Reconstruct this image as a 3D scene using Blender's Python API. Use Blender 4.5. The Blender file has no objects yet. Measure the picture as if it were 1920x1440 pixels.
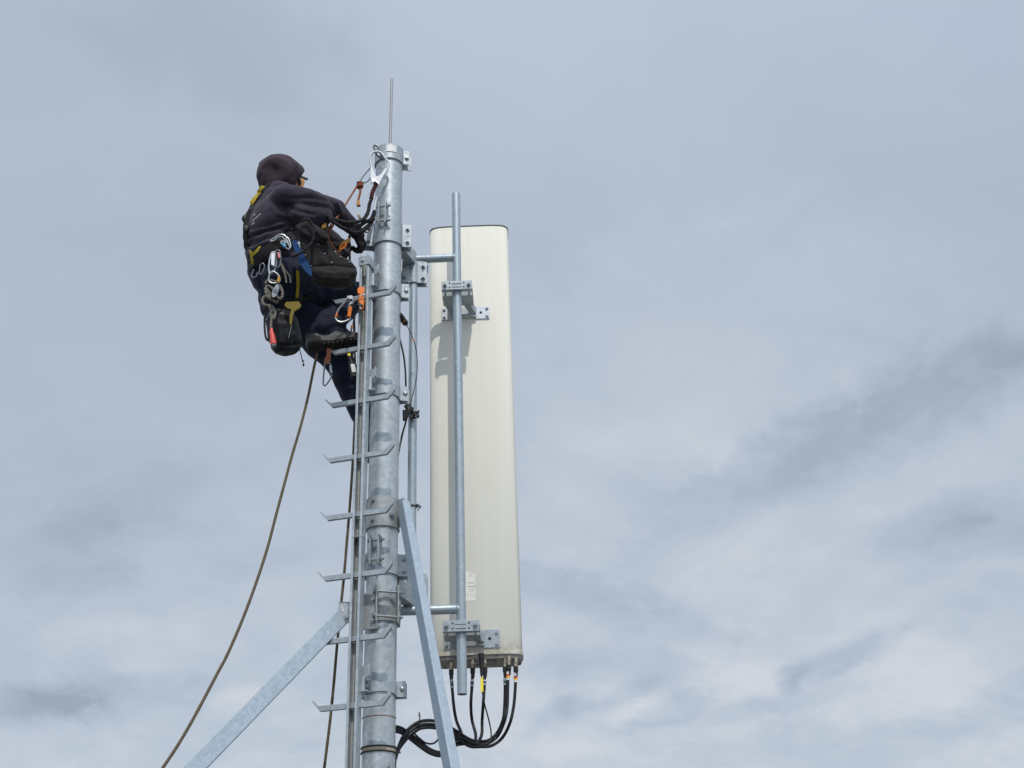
import bpy, math, random
from mathutils import Vector, Matrix, noise
random.seed(7)
V = Vector
S = bpy.context.scene
COL = S.collection

# ------------------------------------------------------------------ camera
PW, PH, F = 1920.0, 1440.0, 2300.0
CAM = V((0.0, -5.3, 1.6))
up_c = V((804 - 960, 720 + 3778, -F)).normalized()          # where plumb lines converge
ray_c = V((729.5 - 960, 720 - 330, -F)).normalized()
fw_c = (ray_c - up_c * ray_c.dot(up_c)).normalized()
rt_c = fw_c.cross(up_c)
C2W = Matrix((rt_c, fw_c, up_c))
cd = bpy.data.cameras.new("camera"); cam = bpy.data.objects.new("camera", cd); COL.objects.link(cam)
cam.matrix_world = Matrix.Translation(CAM) @ C2W.to_4x4()
cd.sensor_width = 36.0; cd.lens = F / PW * 36.0; cd.clip_end = 5000; cd.clip_start = 0.05
S.camera = cam

# ------------------------------------------------------------------ light
SAZ, SEL = math.radians(5.5), math.radians(57)
sun_dir = V((math.sin(SAZ) * math.cos(SEL), -math.cos(SAZ) * math.cos(SEL), math.sin(SEL)))
sd = bpy.data.lights.new("sun", 'SUN'); sd.energy = 2.5; sd.angle = math.radians(0.7); sd.color = (1, .95, .87)
so = bpy.data.objects.new("sun", sd); COL.objects.link(so)
so.rotation_euler = sun_dir.to_track_quat('Z', 'Y').to_euler(); so.location = (2, -4, 9)

S.view_settings.view_transform = 'Standard'; S.view_settings.look = 'None'
S.view_settings.exposure = 0.0; S.view_settings.gamma = 1.0

def W(px, py, Y=0.0):
    d = C2W @ V((px - PW / 2, PH / 2 - py, -F))
    return CAM + d * ((Y - CAM.y) / d.y)
def PX(p):
    v = C2W.transposed() @ (V(p) - CAM)
    return (PW / 2 - F * v.x / v.z, PH / 2 + F * v.y / v.z)
def ZR(py):                                                  # height on the mast axis for a photo row
    return W(0.0, py, 0.0).z if False else _zr(py)
def _zr(py):
    lo, hi = 0.0, 8.0
    for _ in range(40):
        m = (lo + hi) / 2
        if PX((0, 0, m))[1] > py: lo = m
        else: hi = m
    return lo

# ------------------------------------------------------------------ node helpers
class NT:
    def __init__(s, tree): s.t = tree; s.n = tree.nodes; s.l = tree.links
    def new(s, typ, **kw):
        n = s.n.new(typ)
        for k, v in kw.items(): setattr(n, k, v)
        return n
    def put(s, sock, v):
        if hasattr(v, 'is_output') or hasattr(v, 'links'): s.l.new(v, sock)
        else: sock.default_value = v
    def math(s, op, a, b=0.0, c=0.0, clamp=False):
        n = s.new('ShaderNodeMath', operation=op); n.use_clamp = clamp
        s.put(n.inputs[0], a); s.put(n.inputs[1], b); s.put(n.inputs[2], c)
        return n.outputs[0]
    def vmath(s, op, a, b=(0, 0, 0)):
        n = s.new('ShaderNodeVectorMath', operation=op); s.put(n.inputs[0], a); s.put(n.inputs[1], b)
        return n.outputs['Value'] if op in ('DOT_PRODUCT', 'LENGTH', 'DISTANCE') else n.outputs[0]
    def noise(s, vec, scale, detail=4, rough=.5, dist=0.0):
        n = s.new('ShaderNodeTexNoise'); s.put(n.inputs['Vector'], vec)
        n.inputs['Scale'].default_value = scale; n.inputs['Detail'].default_value = detail
        n.inputs['Roughness'].default_value = rough; n.inputs['Distortion'].default_value = dist
        return n.outputs[0]
    def ramp(s, fac, stops):
        n = s.new('ShaderNodeValToRGB'); s.put(n.inputs[0], fac)
        e = n.color_ramp.elements
        while len(e) < len(stops): e.new(0.5)
        for i, (p, c) in enumerate(stops):
            e[i].position = p; e[i].color = (c[0], c[1], c[2], 1) if len(c) == 3 else c
        return n.outputs[0]
    def mix(s, fac, a, b, mode='MIX'):
        n = s.new('ShaderNodeMix', data_type='RGBA', blend_type=mode)
        s.put(n.inputs[0], fac)
        for sock, v in ((n.inputs[6], a), (n.inputs[7], b)):
            s.put(sock, (v[0], v[1], v[2], 1) if isinstance(v, tuple) and len(v) == 3 else v)
        return n.outputs[2]
    def maprange(s, v, a, b, c=0.0, d=1.0, smooth=False):
        n = s.new('ShaderNodeMapRange'); n.clamp = True
        if smooth: n.interpolation_type = 'SMOOTHSTEP'
        s.put(n.inputs[0], v)
        for i, x in enumerate((a, b, c, d)): n.inputs[i + 1].default_value = x
        return n.outputs[0]

# ------------------------------------------------------------------ sky
world = bpy.data.worlds.new("World"); S.world = world; world.use_nodes = True
t = NT(world.node_tree); t.n.clear()
tc = t.new('ShaderNodeTexCoord').outputs['Generated']
sep = t.new('ShaderNodeSeparateXYZ'); t.l.new(tc, sep.inputs[0])
zz = t.math('MAXIMUM', sep.outputs[2], 0.0)
zc = t.math('ADD', zz, 0.42)
cmb = t.new('ShaderNodeCombineXYZ')
t.put(cmb.inputs[0], t.math('DIVIDE', sep.outputs[0], zc)); t.put(cmb.inputs[1], t.math('DIVIDE', sep.outputs[1], zc))
cp = cmb.outputs[0]
mp = t.new('ShaderNodeMapping'); t.l.new(cp, mp.inputs[0]); mp.inputs['Rotation'].default_value = (0, 0, math.radians(28))
mp.inputs['Scale'].default_value = (.9, 1.3, 1); mp.inputs['Location'].default_value = (3.1, 1.7, 0)
big = t.noise(mp.outputs[0], 1.3, 4, .5, .4)
med = t.noise(mp.outputs[0], 4.2, 9, .62, .5)
fin = t.noise(cp, 13.0, 8, .62, .3)
# broken texture is stronger near the horizon, smooth veil overhead
low = t.maprange(sep.outputs[2], .14, .58, 1.0, 0.15, True)
val = t.math('ADD', t.math('MULTIPLY', t.math('SUBTRACT', big, .5), .75), .56)
val = t.math('ADD', val, t.math('MULTIPLY', t.math('MULTIPLY', t.math('SUBTRACT', med, .5), 1.15), low))
val = t.math('ADD', val, t.math('MULTIPLY', t.math('MULTIPLY', t.math('SUBTRACT', fin, .5), .6), low))
edge = t.noise(cp, 17.0, 7, .6, .6)
warp = t.math('ADD', t.math('MULTIPLY', t.math('SUBTRACT', med, .5), 1.3), t.math('MULTIPLY', t.math('SUBTRACT', edge, .5), 2.2))
warp2 = t.math('SUBTRACT', t.math('MULTIPLY', t.math('SUBTRACT', fin, .5), 1.8), t.math('MULTIPLY', t.math('SUBTRACT', med, .5), .8))
inner = t.math('ADD', .55, t.math('MULTIPLY', edge, .9))
def bank(px, py, rx, ry, ang, amt, val):
    d = (W(px, py, 1.0) - CAM).normalized()
    r = d.cross(V((0, 0, 1))).normalized(); u = r.cross(d)
    a = math.radians(ang); e1 = r * math.cos(a) + u * math.sin(a); e2 = u * math.cos(a) - r * math.sin(a)
    x = t.math('ADD', t.vmath('DOT_PRODUCT', tc, tuple(e1 * (F / rx))), warp2)
    y = t.math('ADD', t.vmath('DOT_PRODUCT', tc, tuple(e2 * (F / ry))), warp)
    q = t.math('ADD', t.math('MULTIPLY', x, x), t.math('MULTIPLY', y, y))
    g = t.math('POWER', math.e, t.math('MULTIPLY', t.math('MULTIPLY', q, q), -.6))
    return t.math('ADD', val, t.math('MULTIPLY', g, amt)) if amt > 0 or rx > 160 else t.math('ADD', val, t.math('MULTIPLY', t.math('MULTIPLY', g, inner), amt))
BANKS = [(1460, 866, 240, 58, 24, -.30), (1660, 790, 230, 68, 22, -.28), (1880, 695, 170, 56, 12, -.15), (1293, 900, 120, 48, 10, -.12),
         (1733, 986, 120, 34, 14, -.26), (1868, 992, 90, 42, 0, -.2), (1715, 1078, 85, 26, 24, -.12), (1590, 1230, 105, 24, 18, -.42), (1488, 1268, 34, 20, 40, -.36),
         (1104, 1116, 160, 32, -12, -.2), (1275, 1180, 115, 20, -12, -.14), (1257, 1262, 78, 30, -10, -.22), (1171, 1305, 52, 18, 26, -.3), (1263, 1330, 78, 22, 20, -.32),
         (1049, 1336, 66, 22, 26, -.3), (1061, 1238, 76, 30, 0, -.16), (1390, 1280, 100, 28, 4, .22), (1195, 1332, 70, 20, 0, .3), (1122, 1300, 50, 14, 0, .26),
         (1730, 1262, 200, 56, 2, .17), (1428, 1326, 160, 16, 6, -.2), (1580, 1397, 280, 34, 2, -.14), (1886, 1305, 70, 20, 10, -.22),
         (67, 1322, 95, 28, 3, -.46), (222, 1300, 130, 32, 8, -.26), (147, 1000, 110, 42, 35, -.14), (249, 947, 120, 48, 28, -.12), (124, 1089, 100, 28, 15, -.14),
         (444, 1311, 50, 20, 10, .22), (231, 1200, 130, 40, 0, .10), (130, 260, 300, 190, 10, .04), (1250, 640, 420, 170, 10, .16), (1150, 930, 320, 120, 12, .16), (420, 90, 200, 110, 0, -.14)]
for b in BANKS: val = bank(*b, val)
hz = t.maprange(sep.outputs[2], .15, .66, .12, -.26)
val = t.math('ADD', val, hz)
ccol = t.ramp(val, [(0.0, (.345, .405, .49)), (.28, (.432, .496, .596)), (.50, (.485, .556, .655)), (.72, (.555, .612, .692)), (1.0, (.65, .685, .735))])
glow = t.math('MAXIMUM', t.vmath('DOT_PRODUCT', tc, tuple(sun_dir)), 0.0)
glow = t.math('ADD', 1.0, t.math('MULTIPLY', t.math('POWER', glow, 1.3), 1.0))
bgc = t.new('ShaderNodeBackground'); t.put(bgc.inputs[0], ccol); t.put(bgc.inputs[1], glow)
sk = t.new('ShaderNodeTexSky', sky_type='NISHITA'); sk.sun_disc = False
sk.sun_elevation = SEL; sk.sun_rotation = math.atan2(sun_dir.x, sun_dir.y)
bgs = t.new('ShaderNodeBackground'); t.l.new(sk.outputs[0], bgs.inputs[0]); bgs.inputs[1].default_value = .1
mx = t.new('ShaderNodeMixShader'); mx.inputs[0].default_value = .93
t.l.new(bgs.outputs[0], mx.inputs[1]); t.l.new(bgc.outputs[0], mx.inputs[2])
wo = t.new('ShaderNodeOutputWorld'); t.l.new(mx.outputs[0], wo.inputs[0])

# ------------------------------------------------------------------ materials
def mat(name, col, rough=.5, metal=0.0, build=None, spec=None):
    m = bpy.data.materials.new(name); m.use_nodes = True
    k = NT(m.node_tree); b = k.n['Principled BSDF']
    b.inputs['Base Color'].default_value = (*col, 1); b.inputs['Roughness'].default_value = rough
    b.inputs['Metallic'].default_value = metal
    if spec is not None: b.inputs['Specular IOR Level'].default_value = spec
    if build: build(k, b)
    return m
def bump(k, b, h, strength, dist):
    n = k.new('ShaderNodeBump'); n.inputs['Strength'].default_value = strength; n.inputs['Distance'].default_value = dist
    k.put(n.inputs['Height'], h); k.l.new(n.outputs[0], b.inputs['Normal'])
def obj_co(k): return k.new('ShaderNodeTexCoord').outputs['Object']
def galv(c1, c2, scale=40, rough=.42, dirt=0.0, bl=.7):
    def f(k, b):
        co = obj_co(k)
        vo = k.new('ShaderNodeTexVoronoi'); k.put(vo.inputs['Vector'], co); vo.inputs['Scale'].default_value = scale
        sp = k.new('ShaderNodeSeparateColor'); k.l.new(vo.outputs['Color'], sp.inputs[0])
        n1 = k.noise(co, 14, 5, .6, .3); n2 = k.noise(co, 3.2, 4, .6, .6)
        v = k.math('ADD', k.math('MULTIPLY', sp.outputs[0], .36), k.math('MULTIPLY', n1, .5))
        v = k.math('ADD', v, k.math('MULTIPLY', n2, .35))
        v = k.maprange(v, .32, .82)
        c = k.mix(v, c1, c2)
        ms = k.new('ShaderNodeMapping'); k.put(ms.inputs[0], co); ms.inputs['Scale'].default_value = (30, 30, 1.2)
        st = k.maprange(k.noise(ms.outputs[0], 1.5, 4, .6), .56, .78)
        c = k.mix(k.math('MULTIPLY', st, .35), c, tuple(x * 1.25 for x in c2))
        blot = k.maprange(k.noise(co, 23, 3, .7, 1.0), .63, .72)
        c = k.mix(k.math('MULTIPLY', blot, bl), c, tuple(min(1, x * 1.32) for x in c2))
        if dirt:
            dm = k.maprange(k.noise(co, 9, 5, .65, .6), .55, .75)
            c = k.mix(k.math('MULTIPLY', dm, dirt), c, (.26, .22, .18))
        k.put(b.inputs['Base Color'], c)
        k.put(b.inputs['Roughness'], k.maprange(v, 0, 1, rough + .1, rough - .06))
        bump(k, b, k.math('ADD', n1, k.math('MULTIPLY', sp.outputs[1], .15)), .12, .004)
    return f
G1, G2 = (.32, .37, .40), (.46, .505, .53)
M = {}
M['galv'] = mat('galvanised_steel', G1, .4, .45, galv(G1, G2, 52, .44, .16, .8))
M['galv_pipe'] = mat('galvanised_pipe', G1, .4, .45, galv((.30, .36, .41), (.38, .44, .48), 60, .44))
M['galv_flat'] = mat('galvanised_flat', G1, .45, .4, galv((.285, .335, .365), (.39, .435, .46), 70, .48, .16))
M['galv_brace'] = mat('galvanised_brace', G1, .45, .3, galv((.255, .32, .385), (.305, .375, .44), 75, .6, .05, .25))
M['galv_worn'] = mat('galvanised_worn', G1, .5, .4, galv((.27, .29, .30), (.38, .40, .40), 60, .5, .45))
M['galv_web'] = mat('rail_web', G1, .5, .3, galv((.34, .36, .34), (.44, .455, .43), 80, .55, .35))
M['alu'] = mat('bright_aluminium', (.5, .53, .55), .4, .6, galv((.42, .45, .48), (.52, .55, .58), 90, .42, .1, .4))
M['bolt'] = mat('bolt_steel', (.34, .36, .37), .36, .8)
M['steel_dark'] = mat('dark_steel', (.16, .17, .18), .35, .7)
M['silver'] = mat('polished_silver', (.34, .36, .38), .36, .85)
M['rod'] = mat('plain_rod', (.30, .315, .32), .5, .3)
M['hookwhite'] = mat('matt_silver_hook', (.52, .54, .57), .45, .2)
M['hole'] = mat('hole_dark', (.01, .01, .01), .9)
M['rust'] = mat('rust', (.24, .12, .06), .85)
M['weld'] = mat('old_weld_bead', (.30, .24, .20), .8)
M['tape_old'] = mat('stained_tape', (.40, .33, .25), .8)
def f_cover(k, b):
    co = obj_co(k)
    ms = k.new('ShaderNodeMapping'); k.put(ms.inputs[0], co); ms.inputs['Scale'].default_value = (26, 26, .7)
    s1 = k.noise(ms.outputs[0], 1.0, 5, .6, .2)
    n = k.noise(co, 4.0, 4, .6, .3)
    c = k.mix(k.maprange(s1, .35, .7), (.735, .725, .645), (.775, .765, .69))
    c = k.mix(k.math('MULTIPLY', k.maprange(n, .5, .75), .25), c, (.70, .70, .61))
    ms2 = k.new('ShaderNodeMapping'); k.put(ms2.inputs[0], co); ms2.inputs['Scale'].default_value = (55, 55, 1.6)
    s2 = k.maprange(k.noise(ms2.outputs[0], 1.3, 5, .7, .2), .60, .80)
    c = k.mix(k.math('MULTIPLY', s2, .14), c, (.42, .42, .33))
    sp = k.new('ShaderNodeSeparateXYZ'); k.put(sp.inputs[0], co)          # dirt gathers by the lower rim
    lo = k.maprange(sp.outputs[2], .10, 0.0, 0, 1, True)
    g = k.math('MULTIPLY', lo, k.maprange(k.noise(co, 24, 5, .65), .3, .75))
    c = k.mix(k.math('MULTIPLY', g, .75), c, (.27, .23, .16))
    k.put(b.inputs['Base Color'], c)
    bump(k, b, s1, .05, .003)
M['cover'] = mat('fibreglass_cover', (.69, .69, .61), .8, 0, f_cover, spec=.04)
M['seam'] = mat('dark_rim_seal', (.07, .065, .05), .7)
def f_under(k, b):
    co = obj_co(k)
    k.put(b.inputs['Base Color'], k.mix(k.maprange(k.noise(co, 28, 5, .7), .35, .7), (.36, .35, .32), (.12, .11, .10)))
M['under'] = mat('dirty_end_plate', (.35, .33, .3), .6, .2, f_under)
def f_cable(k, b):
    n = k.noise(obj_co(k), 60, 3, .5); k.put(b.inputs['Roughness'], k.maprange(n, .3, .7, .32, .55))
M['cable'] = mat('black_cable', (.010, .011, .013), .4, 0, f_cable, spec=.35)
M['rubber'] = mat('black_rubber', (.012, .012, .013), .6)
M['brass'] = mat('nickel_brass', (.42, .36, .27), .3, .9)
def flat(n, c, r=.5, m=0.0): M[n] = mat(n, c, r, m)
flat('tape_white', (.72, .73, .74)); flat('tape_grey', (.42, .44, .46)); flat('tape_red', (.62, .06, .03))
flat('tape_yellow', (.85, .55, .03)); flat('tape_violet', (.08, .05, .16)); flat('tape_teal', (.10, .22, .20))
flat('tag_yellow', (.92, .78, .02)); flat('orange', (.85, .20, .015), .38); flat('pink', (.62, .22, .22), .4)
flat('red_handle', (.62, .07, .05), .45); flat('blue_strap', (.004, .04, .13), .95); flat('blue_bright', (.05, .35, .62), .35)
flat('gold', (.52, .27, .04), .35, .3); flat('amber', (.36, .14, .015), .3); flat('fray', (.50, .24, .07), .9); flat('lens', (.015, .012, .012), .15); flat('sticker', (.75, .745, .685), .8)
flat('ink', (.47, .47, .46), .6); flat('white_label', (.70, .71, .72), .4); flat('skin', (.38, .19, .12), .5)
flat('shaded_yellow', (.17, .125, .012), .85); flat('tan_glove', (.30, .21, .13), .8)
def fabric(c1, c2, scale=18, weave=420, b1=.35, rough=.9, sheen=.25):
    def f(k, b):
        co = obj_co(k)
        n = k.noise(co, scale, 5, .6, .4)
        k.put(b.inputs['Base Color'], k.mix(k.maprange(n, .35, .7), c1, c2))
        b.inputs['Sheen Weight'].default_value = sheen; b.inputs['Sheen Roughness'].default_value = .5
        b.inputs['Specular IOR Level'].default_value = .2
        w = k.noise(co, weave, 2, .5)
        h = k.math('ADD', k.math('MULTIPLY', n, .8), k.math('MULTIPLY', w, .06))
        bump(k, b, h, b1, .02)
    return f
M['hoodie'] = mat('navy_fleece', (.03, .03, .04), .95, 0, fabric((.024, .020, .034), (.038, .032, .050), 9, 300, .3, sheen=.12))
M['hood'] = mat('hood_fleece', (.03, .03, .04), .95, 0, fabric((.028, .019, .028), (.044, .031, .041), 8, 300, .25, sheen=.12))
M['trousers'] = mat('navy_work_cloth', (.02, .03, .05), .85, 0, fabric((.007, .011, .025), (.012, .018, .040), 12, 350, .4, sheen=.05))
M['canvas'] = mat('black_canvas', (.015, .014, .016), .8, 0, fabric((.010, .009, .010), (.019, .017, .018), 16, 260, .35, sheen=.08))
M['bagcloth'] = mat('black_coated_cloth', (.008, .009, .011), .42, 0, fabric((.004, .005, .006), (.008, .009, .012), 14, 200, .3, .5, 0), spec=.3)
M['webbing'] = mat('black_webbing', (.012, .012, .013), .75, 0, fabric((.010, .010, .011), (.020, .020, .022), 30, 300, .3, sheen=.05))
M['yellow_web'] = mat('yellow_webbing', (.55, .40, .03), .75, 0, fabric((.26, .19, .01), (.40, .30, .02), 30, 300, .2, sheen=.02))
M['boot'] = mat('boot_leather', (.05, .06, .07), .55, 0, fabric((.055, .063, .075), (.10, .11, .12), 22, 200, .4, sheen=0))
M['sole'] = mat('boot_sole_rubber', (.05, .05, .05), .8, 0, fabric((.065, .063, .060), (.12, .115, .105), 40, 200, .3, sheen=0))
M['tread'] = mat('boot_tread', (.015, .014, .013), .85)
def rope_mat(name, c1, c2, sc=230):
    def f(k, b):
        co = obj_co(k)
        w = k.new('ShaderNodeTexWave'); w.bands_direction = 'DIAGONAL'; k.put(w.inputs['Vector'], co)
        w.inputs['Scale'].default_value = sc / 6.283; w.inputs['Distortion'].default_value = 2
        k.put(b.inputs['Base Color'], k.mix(w.outputs[1], c1, c2)); bump(k, b, w.outputs[1], .5, .002)
    return mat(name, c1, .85, 0, f)
M['rope_brown'] = rope_mat('olive_brown_rope', (.075, .058, .032), (.125, .097, .052))
M['rope_orange'] = rope_mat('rust_orange_rope', (.15, .045, .02), (.34, .12, .06))
M['rope_grey'] = rope_mat('worn_grey_rope', (.09, .08, .065), (.21, .19, .16))
M['cord'] = rope_mat('black_cord', (.006, .006, .007), (.022, .022, .024))
M['cord_red'] = rope_mat('dark_red_cord', (.02, .008, .008), (.14, .02, .018), 400)
def f_gravel(k, b):
    co = obj_co(k)
    vo = k.new('ShaderNodeTexVoronoi'); k.put(vo.inputs['Vector'], co); vo.inputs['Scale'].default_value = 35
    sp = k.new('ShaderNodeSeparateColor'); k.l.new(vo.outputs['Color'], sp.inputs[0])
    k.put(b.inputs['Base Color'], k.mix(sp.outputs[0], (.09, .09, .085), (.21, .20, .19)))
    bump(k, b, vo.outputs['Distance'], .6, .02)
M['gravel'] = mat('roof_gravel', (.3, .29, .27), .9, 0, f_gravel)

# ------------------------------------------------------------------ mesh builder
class MB:
    def __init__(s): s.v = []; s.f = []; s.mi = []
    def add(s, vs, fs, mi=0):
        o = len(s.v); s.v += [V(p) for p in vs]; s.f += [tuple(i + o for i in f) for f in fs]; s.mi += [mi] * len(fs)
        return s
    def box(s, c, size, ax=None, mi=0):
        c = V(c); X, Y, Z = ax or (V((1, 0, 0)), V((0, 1, 0)), V((0, 0, 1)))
        h = [x / 2 for x in size]
        vs = [c + X * (h[0] * i) + Y * (h[1] * j) + Z * (h[2] * k) for k in (-1, 1) for j in (-1, 1) for i in (-1, 1)]
        return s.add(vs, [(0, 2, 3, 1), (4, 5, 7, 6), (0, 1, 5, 4), (2, 6, 7, 3), (1, 3, 7, 5), (0, 4, 6, 2)], mi)
    def cyl(s, a, b, r0, r1=None, n=20, cap=True, mi=0, phase=0):
        a, b = V(a), V(b); r1 = r0 if r1 is None else r1
        d = (b - a).normalized(); x = d.orthogonal().normalized(); y = d.cross(x)
        vs = []
        for p, r in ((a, r0), (b, r1)):
            for i in range(n):
                q = 2 * math.pi * i / n + phase
                vs.append(p + x * (r * math.cos(q)) + y * (r * math.sin(q)))
        fs = [(i, (i + 1) % n, n + (i + 1) % n, n + i) for i in range(n)]
        if cap: fs += [tuple(range(n - 1, -1, -1)), tuple(range(n, 2 * n))]
        return s.add(vs, fs, mi)
    def pipe(s, a, b, r, th=.004, n=40, rings=1):                     # hollow tube
        a, b = V(a), V(b); d = (b - a).normalized(); x = d.orthogonal().normalized(); y = d.cross(x); vs = []
        for p, rr in ((a, r), (b, r), (b, r - th), (a, r - th)):
            for i in range(n):
                q = 2 * math.pi * i / n; vs.append(p + x * (rr * math.cos(q)) + y * (rr * math.sin(q)))
        fs = []
        for k in range(4):
            k2 = (k + 1) % 4
            fs += [(k * n + i, k * n + (i + 1) % n, k2 * n + (i + 1) % n, k2 * n + i) for i in range(n)]
        return s.add(vs, fs)
    def tube(s, pts, r, n=10, closed=False, mi=0, flatten=None):
        P = [V(p) for p in pts]; m = len(P); vs = []; prev = None
        rr = r if callable(r) else (lambda u: r)
        for i, p in enumerate(P):
            if closed: tdir = P[(i + 1) % m] - P[i - 1]
            else: tdir = P[min(i + 1, m - 1)] - P[max(i - 1, 0)]
            tdir.normalize()
            if prev is None: x = tdir.orthogonal().normalized()
            else:
                x = prev - tdir * prev.dot(tdir)
                x = x.normalized() if x.length > 1e-6 else tdir.orthogonal().normalized()
            prev = x; y = tdir.cross(x); q = rr(i / max(1, m - 1))
            for j in range(n):
                a = 2 * math.pi * j / n; vs.append(p + x * (q * math.cos(a)) + y * (q * math.sin(a)))
        fs = []
        for i in range(m if closed else m - 1):
            i2 = (i + 1) % m
            fs += [(i * n + j, i * n + (j + 1) % n, i2 * n + (j + 1) % n, i2 * n + j) for j in range(n)]
        if not closed: fs += [tuple(range(n - 1, -1, -1)), tuple(range((m - 1) * n, m * n))]
        return s.add(vs, fs, mi)
    def prism(s, poly, d, mi=0):                                      # poly: 3D planar loop, d: extrusion vector
        n = len(poly); d = V(d)
        vs = [V(p) for p in poly] + [V(p) + d for p in poly]
        fs = [tuple(range(n)), tuple(range(2 * n - 1, n - 1, -1))] + [((i + 1) % n, i, n + i, n + (i + 1) % n) for i in range(n)]
        return s.add(vs, fs, mi)
    def band(s, path, z0, z1, th, mi=0):                              # bent strip: xy path, thickness outward on the left side
        P = [V((p[0], p[1], 0)) for p in path]; m = len(P); off = []
        for i in range(m):
            d = P[min(i + 1, m - 1)] - P[max(i - 1, 0)]; d.normalize(); off.append(P[i] + V((d.y, -d.x, 0)) * th)
        zf0 = z0 if callable(z0) else (lambda u: z0); zf1 = z1 if callable(z1) else (lambda u: z1)
        vs = []
        for i in range(m):
            u = i / (m - 1)
            for q, z in ((P[i], zf0(u)), (off[i], zf0(u)), (off[i], zf1(u)), (P[i], zf1(u))): vs.append((q.x, q.y, z))
        fs = []
        for i in range(m - 1):
            for k in range(4): fs.append((i * 4 + k, i * 4 + (k + 1) % 4, i * 4 + 4 + (k + 1) % 4, i * 4 + 4 + k))
        fs += [(3, 2, 1, 0), (m * 4 - 4, m * 4 - 3, m * 4 - 2, m * 4 - 1)]
        return s.add(vs, fs, mi)
    def ribbon(s, pts, nrm, w, th, mi=0):                             # webbing: pts, outward normals, width, thickness
        P = [V(p) for p in pts]; m = len(P); vs = []
        for i in range(m):
            d = (P[min(i + 1, m - 1)] - P[max(i - 1, 0)]).normalized()
            nn = V(nrm[i] if isinstance(nrm, list) else nrm); nn = (nn - d * nn.dot(d)).normalized(); sd_ = d.cross(nn)
            ww = w[i] if isinstance(w, list) else w
            for a, b in ((-1, 0), (1, 0), (1, 1), (-1, 1)): vs.append(P[i] + sd_ * (a * ww / 2) + nn * (b * th))
        fs = []
        for i in range(m - 1):
            for k in range(4): fs.append((i * 4 + k, i * 4 + (k + 1) % 4, i * 4 + 4 + (k + 1) % 4, i * 4 + 4 + k))
        fs += [(3, 2, 1, 0), (m * 4 - 4, m * 4 - 3, m * 4 - 2, m * 4 - 1)]
        return s.add(vs, fs, mi)
    def ball(s, c, R, ax=None, n=16, mi=0):
        c = V(c); X, Y, Z = ax or (V((1, 0, 0)), V((0, 1, 0)), V((0, 0, 1)))
        R = (R, R, R) if isinstance(R, (int, float)) else R; h = n // 2; vs = [c + Z * R[2]]
        for i in range(1, h):
            a = math.pi * i / h
            for j in range(n):
                q = 2 * math.pi * j / n
                vs.append(c + X * (R[0] * math.sin(a) * math.cos(q)) + Y * (R[1] * math.sin(a) * math.sin(q)) + Z * (R[2] * math.cos(a)))
        vs.append(c - Z * R[2]); e = len(vs) - 1; fs = [(0, 1 + j, 1 + (j + 1) % n) for j in range(n)]
        for i in range(h - 2):
            o = 1 + i * n; fs += [(o + j, o + n + j, o + n + (j + 1) % n, o + (j + 1) % n) for j in range(n)]
        o = 1 + (h - 2) * n; fs += [(o + j, e, o + (j + 1) % n) for j in range(n)]
        return s.add(vs, fs, mi)
    def caps(s, a, b, r0, r1, n=18):                                  # tapered capsule
        a, b = V(a), V(b)
        s.cyl(a, b, r0, r1, n, True); s.ball(a, r0, n=n); s.ball(b, r1, n=n); return s
    def bolt(s, p, d, r=.009, h=.007, shaft=0.0, washer=True):        # hexagon head with washer
        p = V(p); d = V(d).normalized()
        if washer: s.cyl(p, p + d * .002, r * 1.45, n=16)
        s.cyl(p + d * .002, p + d * (.002 + h), r, n=6)
        if shaft: s.cyl(p + d * h, p + d * (h + shaft), r * .55, n=10)
        return s
    def build(s, name, m, parent=None, bevel=0.0, smooth=38, loc=None):
        root = V((0, 0, 0)); q = parent
        while q is not None: root += q.location; q = q.parent
        if parent is None:
            if loc is None:
                loc = V([sum(p[i] for p in s.v) / len(s.v) for i in range(3)])
            root = V(loc)
        me = bpy.data.meshes.new(name); me.from_pydata([p - root for p in s.v], [], s.f)
        for x in (m if isinstance(m, (list, tuple)) else [m]): me.materials.append(M[x])
        for i, p in enumerate(me.polygons): p.material_index = s.mi[i]; p.use_smooth = True
        me.update(); fix_normals(me)
        if smooth: me.set_sharp_from_angle(angle=math.radians(smooth))
        o = bpy.data.objects.new(name, me); COL.objects.link(o)
        if parent is None: o.location = root
        else: o.parent = parent
        if bevel:
            b = o.modifiers.new('bevel', 'BEVEL'); b.width = bevel; b.segments = 2; b.limit_method = 'ANGLE'; b.angle_limit = math.radians(40)
        return o
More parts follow.
